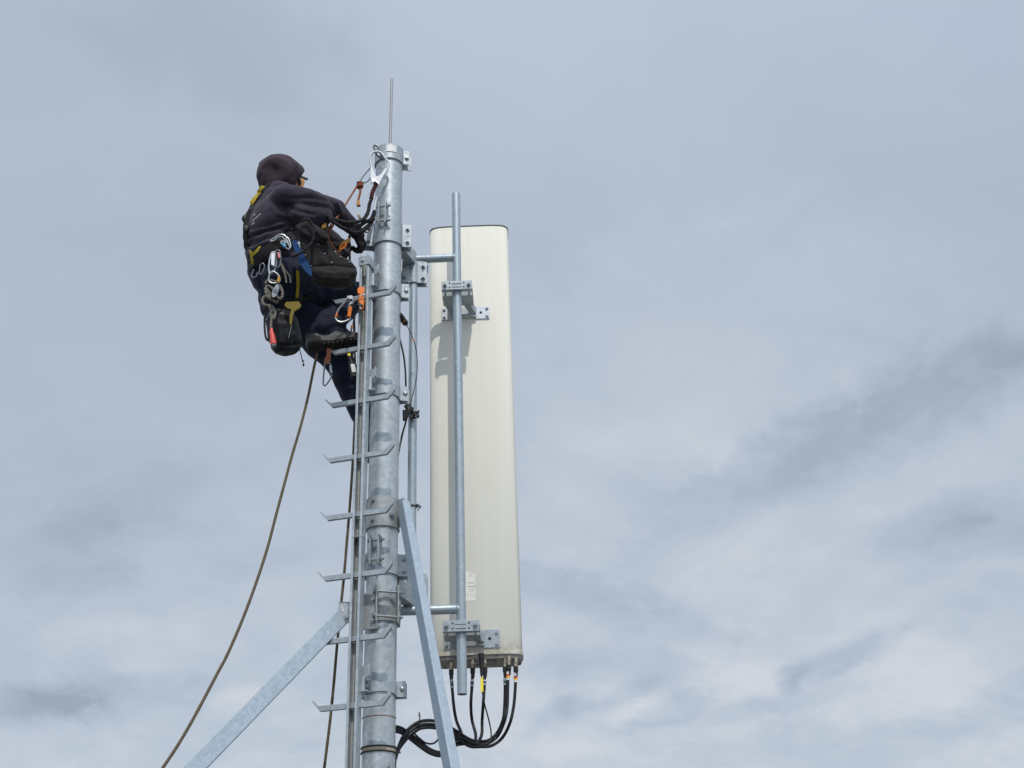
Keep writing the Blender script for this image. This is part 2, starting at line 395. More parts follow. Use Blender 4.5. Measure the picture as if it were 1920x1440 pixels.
def build_each(mb, name, m, parent, bevel=0.0, smooth=38):
    n = len(mb.v); par = list(range(n))
    def find(i):
        while par[i] != i: par[i] = par[par[i]]; i = par[i]
        return i
    for f in mb.f:
        for j in f[1:]: par[find(j)] = find(f[0])
    comp = {}
    for i in range(n): comp.setdefault(find(i), []).append(i)
    keys = list(comp); bb = []
    for k in keys:
        P = [mb.v[i] for i in comp[k]]; bb.append(([min(p[a] for p in P) - .0008 for a in range(3)], [max(p[a] for p in P) + .0008 for a in range(3)]))
    cl = list(range(len(keys)))
    def fc(i):
        while cl[i] != i: i = cl[i]
        return i
    for i in range(len(keys)):
        for j in range(i):
            if all(bb[i][0][a] <= bb[j][1][a] and bb[j][0][a] <= bb[i][1][a] for a in range(3)): cl[fc(i)] = fc(j)
    out = []
    for c in sorted(set(fc(i) for i in range(len(keys)))):
        idx = sorted(i for q in range(len(keys)) if fc(q) == c for i in comp[keys[q]]); mp_ = {v: k for k, v in enumerate(idx)}
        sub = MB(); sub.v = [mb.v[i] for i in idx]
        for f, mi in zip(mb.f, mb.mi):
            if f[0] in mp_: sub.f.append(tuple(mp_[j] for j in f)); sub.mi.append(mi)
        out.append(sub.build(name, m, parent, bevel, smooth))
    return out
import bmesh
def fix_normals(me):
    bm = bmesh.new(); bm.from_mesh(me); bmesh.ops.recalc_face_normals(bm, faces=bm.faces); bm.to_mesh(me); bm.free()
def tag(o, label=None, cat=None, group=None, kind=None):
    if label: o['label'] = label
    if cat: o['category'] = cat
    if group: o['group'] = group
    if kind: o['kind'] = kind
    return o
def thing(name, label, cat, loc, group=None):
    o = bpy.data.objects.new(name, None); COL.objects.link(o); o.location = loc; o.empty_display_size = .05
    return tag(o, label, cat, group)
def spline(pts, k=8, closed=False):                                  # Catmull-Rom through points
    P = [V(p) for p in pts]; n = len(P); out = []
    for i in range(n if closed else n - 1):
        if closed: a, b, c, d = P[i - 1], P[i], P[(i + 1) % n], P[(i + 2) % n]
        else: a, b, c, d = P[max(i - 1, 0)], P[i], P[i + 1], P[min(i + 2, n - 1)]
        for j in range(k):
            u = j / k
            out.append(.5 * ((2 * b) + (c - a) * u + (2 * a - 5 * b + 4 * c - d) * u * u + (3 * b - a - 3 * c + d) * u ** 3))
    if not closed: out.append(P[-1])
    return out
def wp(lst, Y=None):                                                  # photo points (x, y[, depth]) to world
    return [W(p[0], p[1], p[2] if len(p) > 2 else Y) for p in lst]
def arc(r, a0, a1, n=16, cx=0, cy=0):
    return [(cx + r * math.cos(math.radians(a0 + (a1 - a0) * i / n)), cy + r * math.sin(math.radians(a0 + (a1 - a0) * i / n))) for i in range(n + 1)]
ZAX = V((0, 0, 1)); CAMD = V((0, -1, 0))

# ------------------------------------------------------------------ ground
g = MB(); g.add([(-400, -400, 0), (400, -400, 0), (400, 400, 0), (-400, 400, 0)], [(0, 1, 2, 3)])
tag(g.build('ground', 'gravel', loc=(0, 0, 0)), 'dark grey gravel roof the mast stands on', 'ground', kind='structure')

# ------------------------------------------------------------------ mast
R = .0699
PT = ZR(294)
mast = thing('mast', 'tall galvanised steel tube mast the ladder and antenna frame are clamped to', 'mast', (0, 0, 0))
m = MB(); m.pipe((0, 0, 0), (0, 0, PT), R, .006, 64); m.build('pole', 'galv', mast)
m = MB(); m.cyl((0, 0, 0), (0, 0, .02), .17, n=32)
for a in range(4): m.bolt((.13 * math.cos(a * 1.571 + .785), .13 * math.sin(a * 1.571 + .785), .02), ZAX, .014, .012)
m.build('base_plate', 'galv_flat', mast, .002)
# cap clamp
z0, z1 = ZR(312), ZR(286)
cap = MB()
def earpath(r, side, ear, a=80, lean=0.0):                            # half shell with flat ears both sides; side -1 = camera half
    pts = []
    y0 = side * .004
    arcp = arc(r, 180 - 12, 360 + 12, 26) if side < 0 else arc(r, 12 - 24 + 24, 180 - 12, 26)
    L = [(-r - ear, side * .012), (-r - ear * .3, side * .014)] ; Rr = [(r + ear * .3, side * .014), (r + ear, side * .012)]
    body = arc(r, 193, 347, 26) if side < 0 else arc(r, 167, 13, 26)
    return L + body + Rr
def half(mb, r, side, ear, z0, z1, th=.006):
    p = earpath(r, side, ear)
    if side > 0: p = p[::-1]
    mb.band(p, z0, z1, th)
cap.band(arc(R + .002, 150, 347, 34) + [(R + .010, -.016), (R + .034, -.013)], z0, z1, .006)
cap.band([(R + .050, .024), (R + .012, .018)] + arc(R + .002, 13, 150, 26), z0 - .006, z1 - .006, .006)
cap.cyl((0, 0, z1 - .004), (0, 0, z1 + .006), R + .005, R - .022, 48)
cc = cap.build('cap_clamp', 'galv_flat', mast, .001)
b = MB()
for sx in (1,): b.bolt((sx * (R + .022), -.021, (z0 + z1) / 2), CAMD, .010, .008); b.cyl((sx * (R + .022), -.02, (z0 + z1) / 2), (sx * (R + .022), .03, (z0 + z1) / 2), .005, n=10)
build_each(b, 'bolt', 'bolt', cc)
lb = MB(); zl0, zl1 = ZR(301), ZR(289)
lb.band(arc(R + .0095, 258, 297, 10), zl0, zl1, .0012)
tag(lb.build('label_plate', 'white_label', cc), 'small white plate riveted on the cap clamp')
# collars without the ladder: a wide one that holds the upper antenna arm, worn ones lower down
def fins(mb, bb, ang, r, z0, z1, gap=.036, out=.045, ext=.012):      # two radial fins pulled together by bolts
    a = math.radians(ang); d = V((math.cos(a), math.sin(a), 0)); sdv = V((-d.y, d.x, 0))
    for s in (-1, 1):
        c = d * (r + out / 2 - .004) + sdv * (s * gap / 2)
        mb.box(V((c.x, c.y, (z0 + z1) / 2)), (out, .006, z1 - z0), (d, sdv, ZAX))
    for zz_ in (z0 + (z1 - z0) * .16, z0 + (z1 - z0) * .82):
        c = d * (r + out * .55)
        p0 = V((c.x, c.y, zz_)) - sdv * (gap / 2 + ext); p1 = V((c.x, c.y, zz_)) + sdv * (gap / 2 + ext + .012)
        bb.cyl(p0, p1, .0055, n=12); bb.bolt(V((c.x, c.y, zz_)) + sdv * (gap / 2 + .003), sdv, .0095, .008); bb.bolt(V((c.x, c.y, zz_)) - sdv * (gap / 2 + .003), -sdv, .0095, .008)
def collar(name, ya, yb, ear, earb=None, fin=None, m_='galv_flat', label=None):
    z0, z1 = ZR(yb), ZR(ya); mb = MB(); bb = MB()
    half(mb, R + .002, -1, ear, z0, z1); half(mb, R + .002, 1, ear, z0 - .006, z1 - .006)
    for zz_ in (z0 + (z1 - z0) * .22, z0 + (z1 - z0) * .78):
        for sx in (-1, 1):
            bb.bolt((sx * (R + ear * .62), -.021, zz_), CAMD, .0085, .007, .006)
            bb.cyl((sx * (R + ear * .62), -.018, zz_), (sx * (R + ear * .62), .034, zz_), .0045, n=10)
    if fin: fins(mb, bb, fin[0], R, ZR(fin[2]), ZR(fin[1]), fin[3] if len(fin) > 3 else .036)
    c = mb.build(name, m_, mast, .001)
    if label: tag(c, label)
    build_each(bb, 'bolt', 'bolt', c)
    return c
collar('collar_clamp', 424, 466, .048, fin=(252, 399, 440), label='upper collar clamp with two bolt ears and front fins')
collar('collar_clamp', 1042, 1083, .046, fin=(250, 1016, 1070, .040))
collar('collar_clamp', 1128, 1172, .012, fin=(284, 1109, 1178, .098), m_='galv_worn')
# brace collar
z0, z1 = ZR(996), ZR(940)
mb = MB(); mb.band(arc(R + .002, 150, 400, 40), z0, z1, .006)
for (px, py) in ((0, 0),): pass
bc = tag(mb.build('brace_collar', 'galv_worn', mast, .001), 'broad worn collar plate where the braces join')
bb = MB()
for a, zf in ((232, .2), (232, .86), (300, .35)):
    d = V((math.cos(math.radians(a)), math.sin(math.radians(a)), 0)); bb.bolt(d * (R + .008) + ZAX * (z0 + (z1 - z0) * zf), d, .009, .008, .004)
build_each(bb, 'bolt', 'bolt', bc)
lug = MB(); lp = V((R + .012, -.045, (z0 + z1) / 2)); lug.box(lp, (.05, .008, (z1 - z0) * .92), (V((.6, -.8, 0)), V((.8, .6, 0)), ZAX))
lug.box(lp + V((.018, -.03, .0)), (.034, .05, .006), (V((.6, -.8, 0)), V((.8, .6, 0)), ZAX)); lug.build('lug', 'galv_flat', bc, .001)
# worn side plate and outer lug by the left brace
z0, z1 = ZR(1190), ZR(1122)
mb = MB(); d1 = V((-.62, -.785, 0)); s1 = V((.785, -.62, 0))
mb.box(V((-.055, -.082, (z0 + z1) / 2)), (.085, .006, z1 - z0), (V((.93, -.36, 0)), V((.36, .93, 0)), ZAX))
sp_ = tag(mb.build('side_plate', 'galv_worn', mast, .001), 'brown stained steel plate bolted to the mast')
bb = MB()
for zf in (.22, .78): bb.bolt(V((-.034, -.096, z0 + (z1 - z0) * zf)), (-.36, -.93, 0), .009, .008, .006)
build_each(bb, 'bolt', 'bolt', sp_)
# weld line, rust ring
mb = MB(); zr_ = ZR(1347); mb.tube([(R * math.cos(a / 32 * math.pi), R * math.sin(a / 32 * math.pi), zr_) for a in range(64)], .0028, 6, True)
mb.build('weld_ring', 'weld', mast)
zt = ZR(1409)
mb = MB(); mb.band(arc(R + .0008, 0, 359.9, 60), zt - .009, zt + .007, .0012); tag(mb.build('tape_ring', 'tape_old', mast), 'stained band between two black ties')

# lightning rod
p0 = W(731, 274, .0); p1 = W(733.5, 148, .0)
p0 = V((p0.x, 0, PT - .05)); p1 = V((p0.x + .004, 0, p1.z))
mb = MB(); mb.cyl(p0, p1, .0080, .0074, 14); mb.ball(p1, .0056, n=12); mb.cyl(p0, p0 + ZAX * .062, .011, n=14)
tag(mb.build('lightning_rod', 'rod'), 'thin bare metal rod rising from the top of the mast', 'lightning rod')

# ------------------------------------------------------------------ ladder
YA = math.radians(22)
T = V((math.cos(YA), -math.sin(YA), 0)); N = V((-math.sin(YA), -math.cos(YA), 0))
RC = W(676.5, 866, -.125); RC = V((RC.x, RC.y, 0))                     # rail centre
ladder = thing('ladder', 'galvanised single rail ladder with bent tip rungs clamped to the mast', 'ladder', (RC.x, RC.y, 0))
ztop = 0
def LP(tt, nn, z): return RC + T * tt + N * nn + ZAX * z
# top of the rail from the photo row 486
lo, hi = 2.0, 7.0
for _ in range(40):
    mid = (lo + hi) / 2
    if PX(LP(0, .02, mid))[1] > 486: lo = mid
    else: hi = mid
ztop = lo
hw, dep, th, lip = .0235, .050, .004, .011
prof = [(-hw, dep), (-hw, 0), (hw, 0), (hw, dep), (hw - lip, dep), (hw - lip, dep - th), (hw - th, dep - th), (hw - th, th),
        (-hw + th, th), (-hw + th, dep - th), (-hw + lip, dep - th), (-hw + lip, dep)]
mb = MB(); poly = [LP(a, b - dep / 2, 0) for a, b in prof]; mb.prism(poly, (0, 0, ztop))
wz = LP(0, th - dep / 2 + .0006, 0)
rail = mb.build('rail', 'galv', ladder, .0008)
mb = MB(); c = LP(0, th - dep / 2 + .001, ztop / 2); mb.box(c, ((hw - th) * 2 - .002, .0012, ztop - .004), (T, N, ZAX))
web = mb.build('web_strip', 'galv_web', rail)
def rowz(py, tt, nn):
    lo, hi = 0.0, 8.0
    for _ in range(40):
        mid = (lo + hi) / 2
        if PX(LP(tt, nn, mid))[1] > py: lo = mid
        else: hi = mid
    return lo
za = rowz(570, -.128, .0); zb = rowz(1335, -.152, .0); dz = (za - zb) / 7
mb = MB()
for i in range(-4, 17):
    zc_ = za - dz * i / 2 - dz * .22
    if zc_ > ztop - .05: continue
    mb.cyl(LP(.004, th - dep / 2 + .0012, zc_), LP(.004, th - dep / 2 + .0026, zc_), .0042 if i % 2 else .0052, n=12)
build_each(mb, 'hole', 'hole', rail)
# joint in the rail at photo row 1009
zj = rowz(1010, 0, .0); mb = MB()
mb.box(LP(0, 0, zj), (hw * 2 + .002, dep + .002, .0015), (T, N, ZAX)); mb.build('joint_seam', 'galv_worn', rail)
# rail head
mb = MB()
mb.box(LP(0, dep / 2 + .0035, ztop - .014), (.058, .005, .05), (T, N, ZAX)); mb.box(LP(.028, 0, ztop - .014), (.005, dep + .012, .05), (T, N, ZAX))
mb.box(LP(-.022, .0, ztop + .012), (.005, dep * .8, .036), (T, N, ZAX)); mb.box(LP(.012, .0, ztop + .012), (.005, dep * .8, .036), (T, N, ZAX))
mb.bolt(LP(-.006, dep / 2 + .006, ztop - .012), N, .008, .004)
mb.build('rail_head', 'galv_flat', ladder, .001)
# rungs
def rung_mesh():
    h = .0235; out = []
    c = [(-.205, .046), (-.176, .0), (.128, .0), (.166, .046)]
    lower = [(-.196, .036), (-.170, 0), (.122, 0), (.158, .040)]
    poly = [(-.188, .0475), (-.183, .040), (-.150, 0), (.130, 0), (.162, .038), (.162, .060), (.118, .0235), (-.160, .0235), (-.184, .0485)]
    return poly
prng = rung_mesh()
proto = None
NR = 12
for i in range(NR):
    z = za - dz * i
    if i == 0 or True:
        if proto is None:
            mb = MB(); base = z
            mb.prism([LP(a, -.006, z + b) for a, b in prng], N * .016)
            proto = mb.build('rung', 'galv_flat', ladder, .0012)
        else:
            o = proto.copy(); COL.objects.link(o); o.parent = ladder; o.location = V((0, 0, z - za))
# ladder clamps: a strap from the rail round the front of the pole to a bolted ear on the right
def ladder_clamp(ya, yb, hook=True, n=0):
    z0, z1 = ZR(yb), ZR(ya); mb = MB()
    q = LP(.027, -.028, 0)
    p = [(q.x - .012, q.y), (q.x, q.y)] + arc(R + .002, 212, 345, 24) + [(R + .012, -.016), (R + .040, -.013)]
    mb.band(p, lambda u: z0 + .010 * math.sin(math.pi * min(1, u * 1.02)) - (.004 if u > .85 else 0), lambda u: z1 - .012 * math.sin(math.pi * min(1, u)), .005)
    pr = arc(R + .002, 196, 15, 24); mb.band(([(-R - .03, .01)] + pr + [(R + .012, .012), (R + .046, .010)])[::-1], z0 - .004, z1 - .004, .005)
    c = mb.build('rail_clamp', 'galv_flat', ladder, .001)
    if hook:
        k = MB()
        hq = LP(.026, -.02, 0)
        k.box(V((hq.x + .012, hq.y + .012, z1 + .02)), (.034, .005, .05), (T, N, ZAX)); k.box(V((hq.x + .03, hq.y + .0, z1 + .02)), (.005, .028, .05), (T, N, ZAX))
        k.box(V((hq.x + .012, hq.y + .0, z0 + .0)), (.03, .03, .006), (T, N, ZAX))
        build_each(k, 'angle_bracket', 'galv_flat', c, .001)
    bb = MB(); x = R + .026; zz_ = (z0 + z1) / 2 - .002
    bb.cyl((x, -.018, zz_), (x, -.022, zz_), .0125, n=20); bb.ball((x, -.022, zz_), (.011, .006, .011), n=14); bb.cyl((x, -.018, zz_), (x, .034, zz_), .005, n=10)
    bb.bolt((x, .018, zz_), (0, 1, 0), .009, .008)
    build_each(bb, 'bolt', 'bolt', c)
ladder_clamp(535, 560); ladder_clamp(727, 753); ladder_clamp(1279, 1308)

# ------------------------------------------------------------------ antenna frame
AY = math.radians(7)
AT = V((math.cos(AY), -math.sin(AY), 0)); AN = V((-math.sin(AY), -math.cos(AY), 0))
PYd, BYd, ABd = .17, .20, .36
frame = thing('pipe_mount', 'galvanised welded tube mount carrying the antenna beside the mast', 'pipe mount', (W(775, 700, BYd).x, BYd, 0))
frame.location.z = ZR(1200)
pt = W(856, 364, PYd); pb = W(865.4, 1302, PYd); px_ = (pt.x + pb.x) / 2
mb = MB(); mb.pipe((px_, PYd, pb.z), (px_, PYd, pt.z), .0222, .0035, 40); pp = mb.build('front_pipe', 'galv_pipe', frame)
bt = W(776, 500, BYd); bbm = W(770, 1180, BYd); bx = (W(775.3, 600, BYd).x + W(772, 900, BYd).x) / 2
mb = MB(); mb.pipe((bx, BYd, W(770, 1143, BYd).z), (bx, BYd, bt.z + .02), .0215, .0035, 36); mb.build('rear_pipe', 'galv_pipe', frame)
def arm(ya, yb):
    mb = MB(); a = W(775, ya, BYd); b_ = W(858, yb, PYd)
    zc_ = (a.z + b_.z) / 2; mb.cyl((bx - (.065 if ya > 900 else 0), BYd, zc_), (px_, PYd, zc_), .0215, n=32)
    w_ = mb; w_.tube([V((px_ - .021, PYd, zc_)) + V((0, .0225 * math.cos(q * .3927), .0225 * math.sin(q * .3927))) for q in range(16)], .003, 6, True)
    w_.build('arm', 'galv_pipe', frame); return zc_
zu = arm(489, 481); zl = arm(1147, 1141)
def standoff(zc_, ya, yb, first):
    # channel running back from the mast to the rear pipe, with its bolted saddle
    mb = MB(); a = V((R - .015, .03, zc_)); b_ = V((bx - .005, BYd, zc_)); d = (b_ - a); L = d.length; d.normalize(); sdv = V((-d.y, d.x, 0))
    mb.box(a + d * L / 2 + sdv * .022, (L, .005, .078), (d, sdv, ZAX)); mb.box(a + d * L / 2 - sdv * .022, (L, .005, .078), (d, sdv, ZAX)); mb.box(a + d * L / 2 - ZAX * .0365, (L, .039, .005), (d, sdv, ZAX)); mb.box(a + d * L / 2 + ZAX * .0365, (L, .039, .005), (d, sdv, ZAX))
    mb.build('standoff_channel', 'galv_flat', frame, .001)
    z0 = W(800, yb, BYd).z; z1 = W(800, ya, BYd).z; r_ = .0235
    mb = MB()
    mb.band([(bx - .06, BYd - .014), (bx - .028, BYd - .014)] + arc(r_, 215, 325, 12, bx, BYd) + [(bx + .03, BYd - .014), (bx + .070, BYd - .012)], z0, z1, .006)
    mb.band(([(bx - .065, BYd + .014), (bx - .028, BYd + .014)] + arc(r_, 145, 35, 12, bx, BYd) + [(bx + .03, BYd + .014), (bx + .078, BYd + .012)])[::-1], z0 - .004, z1 - .004, .006)
    c = mb.build('saddle_clamp', 'galv_flat', frame, .001)
    bb = MB()
    for f_ in (.22, .76):
        for sx in (-.048, .05): bb.bolt((bx + sx, BYd - .021, z0 + (z1 - z0) * f_), CAMD, .009, .008, .008); bb.cyl((bx + sx, BYd - .02, z0 + (z1 - z0) * f_), (bx + sx, BYd + .034, z0 + (z1 - z0) * f_), .005, n=8)
    build_each(bb, 'bolt', 'bolt', c)
standoff(zu - .006, 494, 534, True); standoff(zl + .06, 1078, 1126, False)

# ------------------------------------------------------------------ antenna
at = W(876, 424, ABd); ab_ = W(900, 1226, ABd)
lx = W(803, 470, ABd + .1).x; rx = W(949.5, 470, ABd + .08).x
aw = (rx - lx); acx = (lx + rx) / 2; AD = .185
AC = V((acx, ABd, 0)) - AN * (AD / 2)
zt_, zb_ = at.z, ab_.z
antenna = thing('antenna', 'tall cream panel antenna with rounded edges hung on the front pipe', 'antenna', V((AC.x, AC.y, zb_)))
def section(sx, sy, n=72):
    out = []
    for i in range(n):
        a = 2 * math.pi * i / n; c, s_ = math.cos(a), math.sin(a)
        e = .36
        out.append((sx * math.copysign(abs(c) ** e, c), sy * math.copysign(abs(s_) ** (e * 1.15), s_)))
    return out
def loft(mb, rings):                                                  # rings: (section, z)
    n = len(rings[0][0]); vs = []
    for sec, z in rings:
        for a, b_ in sec: q = AC + AT * a + AN * b_; vs.append((q.x, q.y, z))
    fs = []
    for k in range(len(rings) - 1): fs += [(k * n + i, k * n + (i + 1) % n, (k + 1) * n + (i + 1) % n, (k + 1) * n + i) for i in range(n)]
    fs += [tuple(range(n - 1, -1, -1)), tuple(range((len(rings) - 1) * n, len(rings) * n))]
    mb.add(vs, fs)
hwA, hdA = aw / 2, AD / 2
mb = MB(); loft(mb, [(section(hwA - .002, hdA - .002), zb_), (section(hwA, hdA), zb_ + .004), (section(hwA, hdA), zt_ - .004), (section(hwA - .002, hdA - .002), zt_)])
cover = mb.build('cover', 'cover', antenna)
# long shallow raised rib on the flat side, left of the pipe
mb = MB(); loft(mb, [(section(hwA + .0025, hdA + .0025), zt_ - .001), (section(hwA + .0025, hdA + .0025), zt_ + .003)]); mb.build('top_rim', 'seam', antenna)
mb = MB(); loft(mb, [(section(hwA + .002, hdA + .002), zb_ - .004), (section(hwA + .004, hdA + .004), zb_ + .008)]); mb.build('bottom_rim', 'cover', antenna)
mb = MB(); loft(mb, [(section(hwA - .006, hdA - .006), zb_ - .022), (section(hwA - .003, hdA - .003), zb_ - .005)]); plate = mb.build('end_plate', 'under', antenna)
mb = MB(); rnd = random.Random(3)
for i in range(15):
    q = AC + AT * rnd.uniform(-hwA * .8, hwA * .85) + AN * rnd.uniform(-.05, .06); mb.cyl((q.x, q.y, zb_ - .0225), (q.x, q.y, zb_ - .030), rnd.choice((.004, .006, .008)), n=12)
build_each(mb, 'screw', 'bolt', plate)
def AF(px, py, off=0.0):                                              # point on the flat side of the antenna
    P0 = AC + AN * (hdA + off); d = C2W @ V((px - PW / 2, PH / 2 - py, -F)); k = (P0 - CAM).dot(AN) / d.dot(AN); return CAM + d * k
# type label with print
def rect_on(x0, y0, x1, y1, off, th=.0006):
    a = AF(x0, y0, off); c = AF(x1, y1, off); w = (c - a).dot(AT); h = a.z - c.z
    return (a + AT * w / 2 - ZAX * h / 2, (abs(w), th, abs(h)))
mb = MB(); c, s_ = rect_on(862, 1073, 892, 1126, .0008); mb.box(c, s_, (AT, AN, ZAX))
for (x0, y0, x1, y1) in [(880, 1073.5, 891, 1074.3), (879, 1079, 886, 1079.8), (878, 1092, 889, 1093.4), (877, 1098.6, 892, 1100.6), (880, 1105, 891, 1105.6), (880, 1109, 887, 1109.6), (875, 1113.6, 876.8, 1115.2), (875, 1117.5, 877, 1119), (881.4, 1114.4, 884, 1116.6), (888, 1113.8, 889, 1118.2), (889, 1113.8, 890.6, 1114.6), (889, 1117.4, 890.6, 1118.2)]:
    c, s_ = rect_on(x0, y0, x1, y1, .0012, .0006); mb.box(c, s_, (AT, AN, ZAX), mi=1)
mb.build('type_label', ['sticker', 'ink'], antenna)
# two bracket sets
def bracket(ya, y_plate, tall, first):
    """ya: photo row of the front jaw centre; y_plate: row of the antenna plate centre"""
    zc_ = W(858, ya, PYd - .04).z; pc = V((px_, PYd, zc_))
    w = .158 if first else .165
    m1 = MB()
    fp = pc + AN * .036
    m1.box(fp, (w, .005, .052), (AT, AN, ZAX)); m1.box(fp - ZAX * .0235 - AN * .013, (w, .024, .005), (AT, AN, ZAX)); m1.box(fp + ZAX * .0235 - AN * .013, (w, .024, .005), (AT, AN, ZAX))
    m1.box(fp - AN * .010 + AT * (w / 2 - .0025), (.005, .02, .042), (AT, AN, ZAX)); m1.box(fp - AN * .010 - AT * (w / 2 - .0025), (.005, .02, .042), (AT, AN, ZAX))
    for s in (-.010, .009): m1.box(fp + AN * .0035 + ZAX * s, (.05, .004, .004), (AT, AN, ZAX))
    j = m1.build('front_jaw', 'galv_flat', antenna, .0012)
    m1 = MB()
    for s in (-1, 1):
        for u in (-1, 1): m1.cyl(fp + AN * .0024 + AT * (s * .037) + ZAX * (u * .0125), fp + AN * .0034 + AT * (s * .037) + ZAX * (u * .0125), .0042, n=12)
    build_each(m1, 'hole', 'hole', j)
    bb = MB()
    for s in (-1, 1):
        q = fp + AT * (s * (w / 2 - .017)); bb.bolt(q + AN * .003, AN, .0095, .009, .012); bb.cyl(q, q - AN * .13, .005, n=10)
    build_each(bb, 'bolt', 'bolt', j)
    # rear jaw
    m1 = MB(); rp = pc - AN * .078
    m1.box(rp - ZAX * .024, (w * 1.02, .104, .005), (AT, AN, ZAX)); m1.box(rp + AN * .0495, (w, .005, .044), (AT, AN, ZAX)); m1.box(rp + ZAX * .020, (w, .104, .005), (AT, AN, ZAX))
    for s in (-1, 1): m1.box(rp + AT * (s * (w / 2 - .0025)), (.005, .104, .044), (AT, AN, ZAX))
    m1.build('rear_jaw', 'galv_flat', antenna, .0012)
    # plate on the antenna
    a_ = AF(828 if first else 832, y_plate, 0); b_ = AF(918 if first else 937, y_plate, 0); pl_w = (b_ - a_).dot(AT); mid = (a_ + b_) / 2
    hgt = .076 if first else .088
    m1 = MB()
    for s in (-1, 1): m1.box(mid + AT * (s * (pl_w / 2 - .040)) + AN * .003, (.080, .005, hgt), (AT, AN, ZAX))
    m1.box(mid + AN * .020 - AT * .005, (pl_w - .135, .005, hgt * .78), (AT, AN, ZAX))
    for s in (-1, 1):
        m1.box(mid + AN * .0115 - AT * .005 + AT * (s * (pl_w / 2 - .069)), (.005, .021, hgt * .78), (AT, AN, ZAX))
    m1.box(mid + AN * .013 - AT * .005 - ZAX * (hgt * .39), (pl_w - .135, .018, .005), (AT, AN, ZAX))
    p_ = m1.build('wall_plate', 'alu' if first else 'galv_flat', antenna, .0012)
    bb = MB()
    for s in (-1, 1):
        for u in (-1, 1): bb.bolt(mid + AT * (s * (pl_w / 2 - .014)) + ZAX * (u * hgt * .31) + AN * .0055, AN, .0065, .005, .003)
    build_each(bb, 'bolt', 'bolt', p_)
    hh = MB(); hh.cyl(mid + AT * (pl_w / 2 - .047) + AN * .0055, mid + AT * (pl_w / 2 - .047) + AN * .0065, .007, n=14); hh.cyl(mid + AT * .02 + AN * .0225, mid + AT * .02 + AN * .0235, .0035, n=10); build_each(hh, 'hole', 'hole', p_)
    # two links from the rear jaw to the plate
    for s in (-1, 1):
        m1 = MB()
        A_ = rp + AT * (s * (w / 2 - .030)) - AN * .052; B_ = mid + AT * (s * (pl_w / 2 - .075)) + AN * .02
        d = B_ - A_; L = d.length
        m1.prism([A_ + ZAX * .020, A_ - ZAX * .018, B_ - ZAX * .024, B_ + ZAX * .024], AT * .005)
        m1.prism([A_ - ZAX * .018 + AT * .005, A_ - ZAX * .018 - AT * .026, B_ - ZAX * .024 - AT * .026, B_ - ZAX * .024 + AT * .005], ZAX * .005)
        m1.build('link', 'galv_flat', antenna, .001)
bracket(534, 588, 0, True); bracket(1173, 1199, 0, False)

# ------------------------------------------------------------------ braces
def sqbar(mb, a, b, w, h, side):
    a, b = V(a), V(b); d = (b - a).normalized(); s = V(side); s = (s - d * s.dot(d)).normalized(); n = d.cross(s)
    mb.box((a + b) / 2, ((b - a).length, w, h), (d, s, n)); return d, s, n
def extend(a, b, z): d = b - a; return a + d * ((z - a.z) / d.z)
a = W(757, 948, -.075); b_ = W(846.5, 1440, -.72); foot = extend(a, b_, 0.0)
mb = MB(); d, s, n = sqbar(mb, a, foot, .038, .066, (-.93, -.36, 0))
o = mb.build('brace', 'galv_brace', None, .004, loc=foot); tag(o, 'square steel brace slanting down right in front of the antenna', 'brace', 'steel braces propping the mast')
a = W(640, 1159, -.045); b_ = W(366, 1440, -.42); foot = extend(a, b_, 0.0)
mb = MB(); a2 = a + (a - b_).normalized() * .035; d_ = (foot - a2).normalized(); d, s, n = sqbar(mb, a2, foot, .066, .022, d_.cross(((a2 + b_) / 2 - CAM + V((.35, 0, -.5))).normalized()))
o = mb.build('brace', 'galv_brace', None, .0015, loc=foot); tag(o, 'flat faced steel brace slanting down left below the ladder', 'brace', 'steel braces propping the mast')
lz = W(644, 1150, -.06)
mb = MB(); X1 = V((1, 0, 0))
q = wp([(634, 1138), (639, 1131), (668, 1131), (668, 1168), (640, 1168), (632, 1162)], -.058); mb.prism(q, V((0, .007, 0)))
ll = mb.build('brace_lug', 'galv_flat', mast, .001)
mb = MB(); c = W(650, 1157, -.058); mb.bolt(c, CAMD, .010, .009, .004); build_each(mb, 'bolt', 'bolt', ll)
mb = MB(); mb.prism(wp([(640, 1137), (642, 1136), (644, 1142), (645, 1148), (642, 1146)], -.0602), V((0, .001, 0))); mb.build('slot', 'white_label', ll)
mb = MB(); a = V((-.16, -.05, ZR(1150))); mb.box(V((-.10, -.045, ZR(1150))), (.17, .008, .075), None); mb.build('lug_arm', 'galv_worn', ll, .001)


